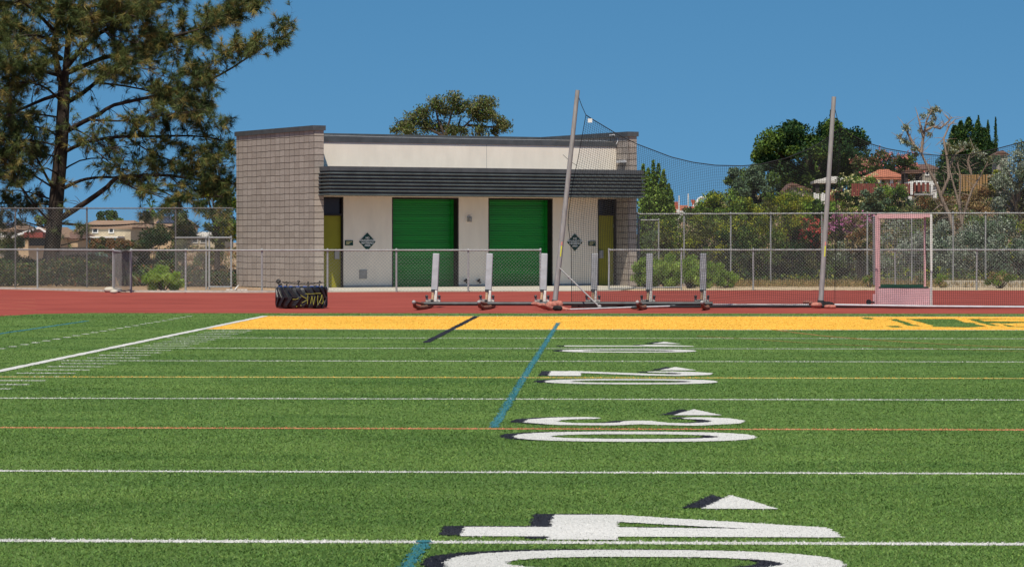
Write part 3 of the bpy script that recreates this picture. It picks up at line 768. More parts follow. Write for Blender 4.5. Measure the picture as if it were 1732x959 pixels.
# ------------------------------------------------------------------ blocking sled
SY = 69.6
e = empty('blocking_sled', (X(950, SY), SY, 0), 0, 'long football blocking sled with a row of upright grey pads on the track', 'training sled')
O = Vector((X(950, SY), SY, 0))
m = MB(); m.tube([Vector((X(712, 68.4), 68.4, .10))-O, Vector((X(1205, 68.8), 68.8, .10))-O], .045, 8); m.build('main_beam', M['dark_steel'], e)
rnd = random.Random(8)
for px in (714, 822, 1085, 1192):
    x = X(px, 68)-O.x; m = MB()
    m.tube([(x-.10, -2.9, .17), (x-.08, -2.85, .08), (x-.02, -2.5, .035), (x+.06, -1.8, .03), (x+.1, -.6, .03), (x+.1, .6, .04)], [.03, .045, .05, .05, .045, .04], 8)
    m.tube([(x-.10, -2.9, .17), (x+.0, -1.25, .1)], .03, 6); m.build('skid', M['rust'], e)
    m = MB(); m.ball((x-.1, -2.9, .17), .045, 8, 6); m.build('skid_tip', M['grey_metal'], e)
for i, px in enumerate((735, 826, 919, 1005, 1098, 1189)):
    x = X(px, SY)-O.x; a = empty('pad_unit', (x, 0, 0)); a.parent = e
    T = Matrix.Translation((0, 0, .38)) @ Matrix.Rotation(R(2.6-i*.45), 4, 'Y') @ Matrix.Rotation(R(-4), 4, 'X')
    m = MB(); m.box(-.075, .075, -.11, .11, 0, .86, M=T); m.build('pad', M['pad_grey'], a, bevel=.018)
    m = MB(); m.box(.0, .07, -.105, .08, -.26, .0, M=T); m.build('pad_foot', M['pad_white'], a, bevel=.012)
    m = MB(); m.tube([(-.045, -.13, .10), (-.03, -.12, .36)], .030, 10); m.build('spring_cylinder', M['cream_steel'], a)
    m = MB(); m.tube([(-.03, -.12, .36), (-.028, -.118, .41)], .045, 10); m.each('cylinder_cap', M['dark_steel'], a); m = MB()
    m.box(-.17, .13, -.12, .0, .12, .18); m.build('bracket', M['grey_metal'], a, bevel=.005); m = MB(); m.box(-.20, -.15, -.14, .02, .03, .27); m.box(.09, .14, -.14, .02, .03, .27); m.each('side_plate', M['bracket_grey'], a, bevel=.006)
    m = MB()
    for xx, zz_ in ((-.175, .25), (.115, .25), (-.18, .07), (.12, .07), (-.05, .15)): m.ball((xx, -.15, zz_), .036, 8, 5)
    m.each('bolt', M['dark_steel'], a)

# ------------------------------------------------------------------ net, masts, base
MY = 69.3
def mast(b, t, label, stick=True):
    p0 = P(b[0], b[1], MY); p1 = P(t[0], t[1], MY); p0.z = .05
    e = empty('net_mast', (p0.x, p0.y, 0), 0, label, 'pole', 'leaning masts holding up the net'); O = Vector((p0.x, p0.y, 0))
    m = MB(); m.tube([p0-O, p1-O], [.062, .05], 12); m.build('pole', M['mast'], e)
    if stick:
        m = MB(); q = lambda py: P(b[0]+(t[0]-b[0])*(b[1]-py)/(b[1]-t[1]), py, MY)-O
        m.tube([q(434)+Vector((.01, -.035, 0)), q(416)+Vector((.01, -.035, 0))], .026, 8); m.build('sticker', M['sticker'], e)
        m = MB(); m.tube([q(415)+Vector((.01, -.035, 0)), q(409)+Vector((.01, -.035, 0))], .026, 8); m.build('sticker', M['sticker_red'], e)
    m = MB(); d = (p1-p0).normalized(); m.tube([p0-O-d*.02, p0-O+d*.12], .08, 10); m.build('base_sleeve', M['dark_steel'], e)
    return e
mast((938, 517), (977, 153), 'leaning grey net mast in front of the right roll-up door')
mast((1388, 519), (1410.5, 164), 'leaning grey net mast right of the building among the shrubs')
mast((1850, 519), (1868, 164), 'leaning grey net mast at the far right end of the net', False)
def interp(pts, s):
    """pts: (s, value...)"""
    for a, b in zip(pts[:-1], pts[1:]):
        if s <= b[0]:
            t = (s-a[0])/(b[0]-a[0]); return [a[i]+(b[i]-a[i])*t for i in range(1, len(a))]
    return list(pts[-1][1:])
def net_panel(top, bot, left, right, label, seed, cells=.045):
    """top and bottom curves px->py; left and right edge px offsets by height fraction"""
    x0, x1 = top[0][0], top[-1][0]; W = (x1-x0)/F*MY; nc = int(W/cells)
    Hm = 4.2; nr = 88; grid = np.zeros((nr+1, nc+1, 3)); rs = random.Random(seed)
    for i in range(nc+1):
        s = i/nc; px = x0+(x1-x0)*s
        ty_ = interp([(p[0], p[1]) for p in top], px)[0]; bx = bot[0][0]+(bot[-1][0]-bot[0][0])*s
        by = interp([(p[0], p[1]) for p in bot], bx)[0]
        for j in range(nr+1):
            t = j/nr; py = ty_+(by-ty_)*t
            xx = px+(bx-px)*t
            xx += interp(left, t)[0]*max(0, 1-s*5)**1.5 + interp(right, t)[0]*max(0, 1-(1-s)*5)**1.5
            Y = MY+.25*math.sin(s*7+t*2.2)+.1*math.sin(s*23+t*5)
            if t > .93: Y -= (t-.93)*6
            p = P(xx, py, Y); grid[j, i] = p
    rad = .0036; V = []
    def strands(G_):
        a = G_[:-1]; b = G_[1:]
        return a, b
    quads = []
    # threads as thin crossed ribbons: 3-sided tubes, built at once
    def tubes(lines):   # lines (n, k, 3)
        n, k, _ = lines.shape; d = np.gradient(lines, axis=1); d /= np.linalg.norm(d, axis=2, keepdims=True)+1e-9
        up = np.zeros_like(d); up[..., 1] = 1.; uu = np.cross(d, up); uu /= np.linalg.norm(uu, axis=2, keepdims=True)+1e-9; vv = np.cross(d, uu)
        ring = [lines+(uu*math.cos(a)+vv*math.sin(a))*rad for a in (0, 2.094, 4.189)]
        for c in range(3):
            A_ = ring[c]; B_ = ring[(c+1) % 3]
            quads.append(np.stack([A_[:, :-1], B_[:, :-1], B_[:, 1:], A_[:, 1:]], axis=2).reshape(-1, 4, 3))
    tubes(grid.transpose(1, 0, 2)[:, ::4]); tubes(grid[:, ::3] if nc % 3 == 0 else np.concatenate([grid[:, ::3], grid[:, -1:]], axis=1))
    q = np.concatenate(quads).reshape(-1, 3)
    O = P(bot[0][0], bot[0][1], MY); O.z = 0
    e = empty('safety_net', O, 0, label, 'net'); q = q-np.array(O)
    np_mesh('netting', q, 4, M['net'], parent=e)
    m = MB(); step = 2
    m.tube([Vector(grid[0, i])-O for i in range(0, nc+1, 2)]+[Vector(grid[0, nc])-O], .012, 5)
    m.tube([Vector(grid[j, 0])-O for j in range(0, nr+1, 2)], .008, 5)
    m.build('border_rope', M['net'], e)
    m = MB(); sag = [Vector(grid[nr, i])-O+Vector((0, -.1+.05*math.sin(i*.3), -.0)) for i in range(0, nc+1, 3)]
    for p in sag: p.z = .035
    m.tube(sag, .03, 6); m.build('gathered_hem', M['net'], e)
    return e
top1 = [(991, 195), (1003, 203), (1020, 213), (1040, 225), (1060, 235.5), (1077, 244), (1110, 256.5), (1135, 266), (1172, 275), (1210, 280), (1255, 281), (1285, 278.5), (1330, 268), (1370, 252), (1400, 234), (1421, 217)]
n1 = net_panel(top1, [(967, 521), (1080, 519), (1200, 517), (1290, 522), (1409, 518)], [(0, 0), (.23, -8), (.35, -14), (.5, -17), (.56, -17), (.7, -8), (1, 0)], [(0, 0), (.3, 4), (.6, 2), (1, 0)],
               'black safety net hanging between the two leaning masts', 3)
top2 = [(1421, 217), (1440, 229), (1470, 243), (1500, 252), (1545, 260), (1595, 264), (1640, 262), (1690, 251), (1732, 240), (1790, 222), (1850, 195)]
n2 = net_panel(top2, [(1412, 520), (1500, 524), (1620, 525), (1732, 524), (1845, 521)], [(0, 0), (.5, -3), (1, 0)], [(0, 0), (1, 0)], 'black safety net stretching right from the second mast', 4)
def rope(a, b, parent, r=.008):
    m = MB(); O = parent.location; p0 = P(a[0], a[1], MY)-O; p1 = P(b[0], b[1], MY)-O; m.tube([p0, (p0+p1)/2+Vector((0, 0, -.02)), p1], r, 5); return m.build('rope', M['net'], parent)
rope((978, 163), (991, 195), n1); rope((1411, 180), (1421, 217), n2); rope((952, 262), (975, 280), n1, .005)
m = MB(); q = P(998, 204, MY-.05)-n1.location; m.box(q.x-.05, q.x+.05, q.y-.01, q.y+.01, q.z-.05, q.z+.04); m.build('white_tag', M['white_post'], n1)
def pipe(pts, label, r=.019):
    w_ = [P(a, b, y) for a, b, y in pts]; O = Vector((w_[0].x, w_[0].y, 0)); m = MB(); m.tube([p-O for p in w_], r, 8)
    o = m.build('ground_pipe', M['white_pipe']); o.location = O; tag(o, label, 'pipe'); return o
pipe([(958, 523.5, 67.0), (1080, 519.5, 68.2), (1196, 516, 69.2)], 'white pipe along the foot of the net beside the left mast')
pipe([(1197, 515.2, 69.4), (1368, 515.6, 69.4)], 'white pipe along the foot of the net up to the second mast')
pipe([(1412, 515.5, 68.8), (1560, 518, 68.2), (1760, 519.5, 67.8)], 'white pipe along the foot of the right net', .023)
m = MB(); a = P(945, 452, MY); b = P(1014, 519, 67.8); O = Vector((b.x, b.y, 0)); m.tube([a-O, b-O], .017, 8); m.ball((a-O).lerp(b-O, .26), .035, 8, 5); m.ball(b-O, .05, 8, 5); m.ball(a-O, .03, 8, 5)
o = m.build('mast_brace', M['mast']); o.location = O; tag(o, 'thin steel brace sloping from the left mast down to the ground pipe', 'brace')
def sandbag(px, py, Y, ln, wd, ht, rz, tilt, label, m_, seed, black=False):
    rs = random.Random(seed); p = G(px, py); e = MB(); n1_, n2_ = 12, 9; vs = []
    for i in range(n1_+1):
        s = i/n1_*2-1
        for j in range(n2_):
            a = 2*math.pi*j/n2_; k = (1-abs(s)**3.5)**.5
            rr = 1+rs.uniform(-.13, .13)
            vs.append((s*ln/2, wd/2*math.cos(a)*k*rr, ht/2+ht/2*math.sin(a)*max(k, .12)*rr + tilt*max(0, s+.2)*(1-.4*s*s)))
    T = Matrix.Rotation(rz, 4, 'Z'); vs = [T @ Vector(q) for q in vs]
    vs = [Vector((q.x, q.y, max(.004, q.z))) for q in vs]
    e.add(vs, [(i*n2_+j, i*n2_+(j+1) % n2_, (i+1)*n2_+(j+1) % n2_, (i+1)*n2_+j) for i in range(n1_) for j in range(n2_)], 0, True)
    o = e.build('sandbag', m_); o.location = (p.x, p.y, 0); tag(o, label, 'sandbag', 'sandbags weighing down the masts'); return o
sandbag(917, 524, 0, .52, .20, .10, R(-160), .12, 'leftmost flattened salmon sandbag at the foot of the left mast', M['sandbag'], 1)
sandbag(926, 525, 0, .50, .18, .10, R(-140), .10, 'salmon sandbag folded in front of the left mast base', M['sandbag'], 2)
sandbag(938, 522, 0, .42, .22, .17, R(20), .02, 'dusty salmon sandbag heaped right against the left mast', M['sandbag'], 3)
sandbag(951, 524, 0, .48, .15, .10, R(-30), -.08, 'salmon sandbag drooping down the right side of the left mast base', M['sandbag'], 4)
sandbag(943, 526, 0, .22, .14, .12, R(5), 0, 'black weight bag tucked under the salmon sandbags', M['black_cloth'], 5)
sandbag(1374, 519, 0, .50, .2, .10, R(200), .08, 'salmon sandbag on the left side of the second mast foot', M['sandbag'], 6)
sandbag(1381, 521, 0, .34, .22, .13, R(60), .0, 'round salmon sandbag standing before the second mast', M['sandbag'], 7)
sandbag(1396, 520, 0, .42, .2, .14, R(-10), .0, 'black weight bag on the right side of the second mast foot', M['black_cloth'], 8)
sandbag(1404, 522, 0, .30, .12, .09, R(-30), .0, 'small salmon sandbag right of the black weight bag', M['sandbag'], 9)
sandbag(1078, 523, 0, .3, .3, .06, R(20), .0, 'flat dark bag on the track beneath the net', M['black_cloth'], 10)

# ------------------------------------------------------------------ hockey goal
GY = 71.2
gO = Vector((X(1529, GY), GY, 0)); e = empty('hockey_goal', gO, R(-3.2), 'tall field hockey goal with faded pink frame and pink base boards', 'goal')
hw = (1575-1484)/2/F*GY; HT = 2.14; DW = 3.4
def bar(m, a, b, t=.04): m.tube([a, b], t, 6, smooth=False)
m = MB(); bar(m, (-hw, 0, 0), (-hw, 0, HT), .042); bar(m, (-hw+.16, DW, 0), (-hw+.16, DW, HT), .028); m.each('rear_post', M['pink'], e)
for y_, t_ in ((0, .026), (DW, .024)):
    m = MB(); m.box(hw-t_, hw+t_, y_-.025, y_+.025, 0, HT); m.build('front_post', M['white_post'] if y_ == 0 else M['pink'], e)
m = MB(); m.box(-hw, hw-.03, -.035, .035, HT-.05, HT+.03); m.build('side_bar', M['pink'], e)
m = MB(); m.box(-hw+.02, hw-.03, DW-.035, DW+.035, HT-.05, HT+.03); m.build('side_bar', M['pink'], e)
m = MB(); m.box(hw-.025, hw+.025, .03, DW-.03, HT-.025, HT+.025); m.build('crossbar', M['white_post'], e)
m = MB(); m.box(-hw-.03, hw-.03, -.03, -.005, .02, .42); m.build('side_board', M['pink_board'], e)
m = MB(); m.box(-hw+.06, hw-.03, DW-.01, DW+.02, .02, .46); m.build('back_board', M['dkgreen'], e)
m = MB(); m.box(-hw+.05, hw-.06, -.034, .005, .42, .455); m.build('board_trim', M['dkgreen'], e)
m = MB(); m.box(-hw-.09, -hw-.03, -.03, .02, .02, .28); m.build('axle_bracket', M['pink_board'], e)
m = MB(); m.tube([(-hw-.19, -.06, .09), (-hw-.19, .0, .09)], .065, 12); m.tube([(-hw-.19, -.03, .09), (-hw-.05, -.03, .09)], .02, 6); m.build('wheel', M['rubber'], e)
m = MB(); k = -hw
while k < hw: m.tube([(k, DW-.03, .46), (k, DW-.03, HT)], .0028, 3, cap=False); k += .06
k = .5
while k < HT: m.tube([(-hw, DW-.03, k), (hw, DW-.03, k)], .0028, 3, cap=False); m.tube([(-hw, 0, k), (-hw, DW, k)], .0028, 3, cap=False); k += .06
k = .05
while k < DW: m.tube([(-hw, k, .46), (-hw, k, HT)], .0028, 3, cap=False); k += .12
m.build('goal_net', M['galv'], e)

# ------------------------------------------------------------------ foliage tools
def leaf_quads(c, size, rs, aspect=.55, droop=0.0, up=0.0):
    """c (n,3) centres; one four-cornered leaf each, turned at random"""
    n = len(c); d = rs.normal(size=(n, 3)); d[:, 2] += up-droop; d /= np.linalg.norm(d, axis=1, keepdims=True)
    e_ = rs.normal(size=(n, 3)); e_ = np.cross(d, e_); e_ /= np.linalg.norm(e_, axis=1, keepdims=True)+1e-9
    s = (size*rs.uniform(.6, 1.3, n))[:, None]
    v_ = np.stack([c-d*s*.5, c+e_*s*aspect*.5, c+d*s*.5, c-e_*s*aspect*.5], 1)
    return v_.reshape(-1, 3)
def blob_points(n, rs, c, r, shell=.55):
    d = rs.normal(size=(n, 3)); d /= np.linalg.norm(d, axis=1, keepdims=True)
    q = rs.uniform(0, 1, n)**(shell)
    return np.asarray(c)+d*np.asarray(r)*q[:, None]
def clumps(rs, c, r, nb, br, low=.3):
    """sub-clump centres on and in an ellipsoid, fewer towards its foot"""
    o = []
    while len(o) < nb:
        d = rs.normal(size=3); d /= (np.abs(d)**3).sum()**(1/3.); q = rs.uniform(.15, 1)**.45
        p = np.asarray(c)+d*np.asarray(r)*q*(1-br*.55)
        if d[2] < -low and rs.rand() < .4: continue
        o.append(p)
    return o
def plant(name, label, cat, px, ytop, ybot, hw_, Y, mats, leafsize, n, nb=14, br=.34, seed=1, group=None, aspect=.55, up=0, trunk=None, flowers=None, ground=None,
          depth=None, droop=0, parts=('trunk', 'crown'), shell=.5, flat=0, grow=1.0):
    """a shrub or tree seen around px between ytop and ybot, at distance Y"""
    rs = np.random.RandomState(seed*7+3); k = Y/F
    base = P(px, ybot, Y); gz = terrain(base.x, Y) if ground is None else ground
    O = Vector((base.x, Y, min(gz, base.z)))
    zt = Z(ytop, Y)-O.z; zb = max(0, Z(ybot, Y)-O.z); rx = hw_*k; rz = (zt-zb)/2; cz = (zt+zb)/2; ry = depth if depth else rx*.9
    e = empty(name, O, 0, label, cat, group)
    rx *= grow; cs = clumps(rs, (0, 0, cz), (rx, ry, rz), nb, br*.7, 1.1)
    bl = (rx*rz)**.5*br*1.15; n = int(n*grow*1.25)
    bl = max(bl, leafsize*.9)
    if not isinstance(mats, (list, tuple)): mats = [mats]
    vs = []; mi = []; per = max(1, n//nb)
    for q, c in enumerate(cs):
        s = rs.uniform(.7, 1.25); pts = blob_points(per, rs, c, (bl*s, bl*s, bl*s*.8), shell)
        if zb <= 0.01: pts[:, 2] = np.abs(pts[:, 2])
        vs.append(leaf_quads(pts, leafsize, rs, aspect, droop, up)); a = q % len(mats)
        r_ = rs.rand(per); mi.append(np.where(r_ < .75, a, rs.randint(0, len(mats), per)))
    np_mesh(parts[1], np.concatenate(vs), 4, [M[x] for x in mats], np.concatenate(mi), e)
    m = MB(); tr = trunk or ('twig', .03)
    base_r = tr[1]
    if len(cs):
        mid = Vector((0, 0, max(.15*zt, zb+.15*(zt-zb))))
        if trunk: m.tube([(0, 0, -.1), (rs.uniform(-.05, .05)*rx, 0, mid.z*.5), mid], [base_r*1.25, base_r, base_r*.85], 8)
        for c in cs[:min(len(cs), 16)]:
            c = Vector(c); a = mid if trunk else Vector((c.x*.15, c.y*.15, 0)); mm = a.lerp(c, .5)+Vector((rs.uniform(-.1, .1)*rx, 0, .12*(zt-zb)*rs.uniform(0, 1)))
            m.tube([a, mm, c], [base_r*.6, base_r*.4, base_r*.15], 5)
        m.build(parts[0], M[tr[0]], e)
    if flowers:
        fm, fn, fs_ = flowers; pv = []
        for c in cs:
            c = np.asarray(c)
            for _ in range(max(1, fn//nb)):
                d = rs.normal(size=3); d[1] = -abs(d[1]); d[2] = abs(d[2])*.9-.15; d /= np.linalg.norm(d); pc = c+d*bl*1.08
                pv.append(leaf_quads(np.repeat(pc[None], 7, 0)+rs.normal(size=(7, 3))*fs_*.5, fs_, rs, .9))
        np_mesh('blossom', np.concatenate(pv), 4, M[fm], None, e)
    return e

# ------------------------------------------------------------------ the pine
def pine():
    Y0 = 106.0; rs = random.Random(21); nr = np.random.RandomState(22)
    O = P(82, 487, Y0); O.z = terrain(O.x, Y0)
    e = empty('pine_tree', O, 0, 'big leaning-limbed pine with dark trunk and drooping needle tufts on the left', 'tree')
    k = Y0/F; trunk = MB(); tufts = []
    def W(px, py, dy=0): return P(px, py, Y0+dy)-O
    def lim(pts, r0, r1, n=8):
        p = [W(*q) for q in pts]; L = []
        for i in range(len(p)-1):      # smooth a little
            for t in (0, .5): 
                a = p[max(0, i-1)]; b = p[i]; c = p[i+1]; d = p[min(len(p)-1, i+2)]
                L.append(.5*((2*b)+(-a+c)*t+(2*a-5*b+4*c-d)*t*t+(-a+3*b-3*c+d)*t**3))
        L.append(p[-1]); m_ = len(L)-1
        trunk.tube(L, [(r0+(r1-r0)*(i/m_)**.8) for i in range(m_+1)], n); return L
    lim([(80, 492), (84, 460), (88, 421), (93, 370), (96, 330), (100, 290), (104, 240), (106, 200), (108, 165), (108, 140)], .32, .21, 12)
    limbs = []
    def add(pts, r0, r1=.02, dens=1., start=.3): limbs.append((lim(pts, r0, r1), dens, start, r0))
    add([(107, 145), (96, 110), (92, 70), (98, 35), (106, 0), (112, -50), (110, -110)], .14, .05, .8, .25)
    add([(109, 145), (113, 100), (118, 50), (130, 15), (148, -15), (175, -70)], .15, .04, .8, .25)
    add([(105, 368, 0), (146, 342, -.6), (182, 316, -1), (198, 301, -1.2), (240, 297, -1.5), (287, 297, -1.7), (340, 305, -1.6), (388, 305, -1)], .12, .03, 1, .45)
    add([(108, 318), (128, 309, .3), (146, 303, .4), (175, 300, .5), (215, 303, .6), (260, 318, .7), (300, 336, .8)], .075, .02, .8, .5)
    add([(110, 224), (140, 207, -.5), (169, 193, -.8), (193, 178, -1), (263, 163, -1.5), (310, 152, -1.8), (348, 139, -2), (393, 115, -2), (438, 85, -2), (478, 62, -2)], .10, .02, 1.5, .35)
    add([(110, 175), (140, 158, .6), (163, 139, .9), (193, 115, 1.2), (218, 100, 1.4), (270, 80, 1.6), (330, 50, 1.8), (395, 10, 1.9)], .10, .02, 1.5, .35)
    add([(108, 258), (151, 239, -.3), (212, 231, -.4), (260, 231, -.5), (302, 230, -.6), (350, 232, -.6), (390, 242, -.6)], .075, .02, 1.2, .35)
    add([(169, 141, .9), (212, 146, 1), (265, 158, 1.2), (310, 178, 1.4), (350, 192, 1.5)], .04, .015, 1.2, .2)
    add([(102, 160), (75, 168, -.6), (45, 181, -1), (10, 195, -1.4), (-35, 210, -1.8)], .08, .03, 1., .3)
    add([(112, 115), (150, 70, -.5), (185, 48, -.8), (224, 27, -1.2), (257, 12, -1.6), (295, -8, -2), (330, -30, -2.2)], .10, .03, 1.5, .25)
    add([(112, 125), (170, 100, .4), (220, 86, .8), (254, 73, 1), (300, 60, 1.2), (326, 53, 1.4), (370, 40, 1.6), (408, 22, 1.7), (445, 4, 1.8)], .09, .02, 1.5, .3)
    add([(101, 330), (86, 312, -.4), (75, 292, -.6), (62, 268, -.8), (40, 245, -1), (5, 235, -1.2)], .06, .02, .9, .35)
    add([(95, 372), (78, 369, -.6), (47, 332, -1), (28, 304, -1.2), (10, 276, -1.4), (-10, 250, -1.6)], .055, .015, .7, .4)
    add([(97, 388), (70, 384, .4), (45, 376, .7), (26, 376, .9), (5, 388, 1)], .035, .01, .5, .5)
    add([(103, 378), (156, 382, .6), (205, 381, .9), (250, 378, 1.1), (290, 384, 1.2)], .05, .012, .6, .5)
    add([(104, 415), (125, 410, -.5), (155, 402, -.8)], .03, .01, .3, .6)
    add([(104, 100), (70, 75, .5), (40, 45, .9), (5, 25, 1.3), (-30, 10, 1.6)], .09, .03, 1.4, .2)
    add([(98, 60), (70, 30, -.6), (40, 5, -1), (0, -20, -1.5)], .08, .03, 1.3, .2)
    add([(105, 130), (75, 122, -.9), (45, 118, -1.6), (12, 118, -2.2), (-25, 122, -2.6)], .07, .02, 1.6, .25)
    add([(118, 60), (160, 25, .8), (200, -5, 1.3), (250, -40, 1.8)], .09, .03, 1.4, .2)
    add([(150, 203, -.8), (200, 205, -1.6), (250, 200, -2.2), (300, 192, -2.6), (345, 185, -2.8)], .04, .012, 1.2, .3)
    add([(215, 232, -.3), (250, 255, -1), (290, 272, -1.4), (330, 284, -1.6), (375, 275, -1.6)], .035, .012, 1.5, .25)
    add([(110, 270), (80, 262, .8), (50, 262, 1.4), (15, 268, 1.8)], .045, .012, .8, .3)
    add([(109, 240), (85, 222, .7), (55, 214, 1.2), (20, 222, 1.6), (-20, 235, 1.8)], .05, .012, .8, .3)
    add([(330, 200, 2.5), (350, 240, 2.2), (370, 290, 2.4), (380, 340, 2.4)], .03, .012, 1.2, .1)
    add([(198, 301, -1.2), (225, 318, -1.6), (262, 330, -1.9), (300, 340, -2.1)], .035, .010, 1.1, .25)
    add([(287, 297, -1.7), (310, 320, -2), (338, 335, -2.1), (370, 330, -2.1)], .03, .010, 1.2, .2)
    add([(140, 240, -.3), (170, 262, -.9), (200, 285, -1.2), (235, 292, -1.3)], .03, .010, .8, .3)
    add([(92, 340, 0), (65, 330, .6), (30, 322, 1.1), (-10, 325, 1.5)], .04, .010, .9, .3)
    add([(94, 320, 0), (62, 300, -.8), (25, 275, -1.4), (-15, 262, -2)], .045, .012, 1.0, .3)
    add([(60, 214, 1.1), (40, 240, 1.3), (15, 260, 1.5), (-15, 275, 1.7)], .03, .010, 1.1, .2)
    add([(104, 200, 0), (75, 195, 1), (35, 190, 1.7), (-5, 178, 2.2)], .045, .012, 1.2, .25)
    add([(104, 230, 0), (88, 262, -.9), (70, 285, -1.4), (50, 300, -1.7)], .03, .010, .9, .3)
    add([(112, 150, 0), (140, 128, -.8), (175, 115, -1.4), (215, 112, -2), (255, 120, -2.4)], .05, .012, 1.1, .2)
    add([(106, 175, 0), (80, 150, -.9), (50, 140, -1.6), (15, 140, -2.2), (-20, 135, -2.6)], .05, .012, 1.5, .2)
    add([(98, 70, 0), (60, 60, -.8), (25, 62, -1.4), (-15, 70, -2)], .06, .012, 1.5, .15)
    add([(104, 20, 0), (70, -5, .8), (30, -20, 1.4), (-10, -30, 2)], .06, .012, 1.4, .15)
    add([(118, 60, 0), (150, 45, -1.2), (190, 60, -2), (235, 75, -2.6)], .05, .012, 1.3, .15)
    add([(125, 20, 0), (165, 10, -1.2), (210, 22, -2), (260, 40, -2.6)], .05, .012, 1.3, .15)
    add([(106, 210, 0), (140, 225, -1), (180, 250, -1.7), (220, 268, -2.2)], .04, .010, .9, .3)
    add([(104, 290, 0), (135, 272, .9), (175, 268, 1.5), (215, 280, 2)], .04, .010, .6, .35)
    add([(98, 350, 0), (70, 345, .8), (35, 352, 1.4), (0, 350, 2)], .035, .010, .5, .4)
    add([(103, 300, 0), (80, 285, -.9), (40, 290, -1.5), (0, 300, -2)], .04, .010, .6, .35)
    add([(105, 250, 0), (70, 240, -.9), (30, 235, -1.6), (-10, 225, -2)], .04, .010, .9, .3)
    twig = MB()
    def grow(p, d, ln, r, lev):
        n = 4; pts = [p.copy()]; dd = d.copy()
        for i in range(n):
            dd = (dd+Vector((rs.uniform(-.28, .28), rs.uniform(-.28, .28), rs.uniform(-.22, .24)))).normalized()
            pts.append(pts[-1]+dd*ln/n)
        twig.tube(pts, [r*(1-.7*i/n) for i in range(n+1)], 4 if lev else 5, cap=False)
        if lev < 2:
            for i in range(1, n+1):
                for _ in range(2 if lev == 0 else 1):
                    sd__ = Vector((rs.uniform(-1, 1), rs.uniform(-1, 1), rs.uniform(-.7, .9))).normalized()
                    grow(pts[i], (dd*.8+sd__).normalized(), ln*rs.uniform(.35, .6), r*.55, lev+1)
        if lev >= 1:
            tufts.append((pts[-1], dd.copy()))
            if rs.random() < .35: tufts.append((pts[2], dd.copy()))
    for L, dens, start, r0 in limbs:
        tot = sum((b-a).length for a, b in zip(L[:-1], L[1:])); acc = 0
        for a, b in zip(L[:-1], L[1:]):
            seg = (b-a).length; fr = acc/tot; d = (b-a).normalized()
            nn = seg/.24*(dens*(.72 if fr > start else .42)); nn *= .82; nn = int(nn)+(rs.random() < nn % 1)
            for _ in range(nn):
                p = a.lerp(b, rs.random()); sd_ = Vector((rs.uniform(-.9, .9), rs.uniform(-1, 1), rs.uniform(-.75, .95))).normalized()
                for _b in range(2):      # bare hooked twigs
                    q_ = p.copy(); dd_ = (sd_+d*.3).normalized(); L_ = rs.uniform(.35, .9); pp = [q_]
                    for _k in range(4): dd_ = (dd_+Vector((rs.uniform(-.4, .4), rs.uniform(-.4, .4), rs.uniform(-.45, .35)))).normalized(); pp.append(pp[-1]+dd_*L_/4)
                    twig.tube(pp, [.013, .012, .010, .008, .006], 4, cap=False)
                if fr < start:
                    grow(p, (sd_+Vector((0, 0, -.2))).normalized(), rs.uniform(.5, 1.1), .012, 1 if rs.random() < .5 else 2)
                else: grow(p, (d*.55+sd_).normalized(), rs.uniform(.55, 1.15), .015, 0)
            acc += seg
        tufts.append((L[-1], (L[-1]-L[-2]).normalized()))
    o = trunk.build('trunk', M['bark'], e); twig.build('twigs', M['twig'], e)
    T = np.array([list(t[0]) for t in tufts]); D = np.array([list(t[1]) for t in tufts]); nt_ = len(T)
    # tufts in the sky window right of the crown are trimmed to its outline
    sel = nr.rand(nt_) < np.where(T[:, 2] < Z(165, Y0)-O.z, .45, .66); T = T[sel]; D = D[sel]; nt_ = len(T); per = 30; c = np.repeat(T, per, 0); d = np.repeat(D, per, 0)
    d = d*.9+nr.normal(size=d.shape)*.55+np.array([0, 0, -.10]); d /= np.linalg.norm(d, axis=1, keepdims=True)
    ln = nr.uniform(.18, .34, len(d))[:, None]; c = c-np.repeat(D, per, 0)*nr.uniform(0, .14, (len(d), 1))
    s_ = np.cross(d, nr.normal(size=d.shape)); s_ /= np.linalg.norm(s_, axis=1, keepdims=True); wq = .0085
    vv = np.stack([c-s_*wq, c+s_*wq, c+d*ln+np.array([0, 0, -.03])], 1).reshape(-1, 3)
    tone = np.repeat((nr.rand(nt_) < .23).astype(int), per)
    np_mesh('needles', vv, 3, [M['needle'], M['needle_gold']], tone, e)
    print('pine tufts', nt_)
pine()

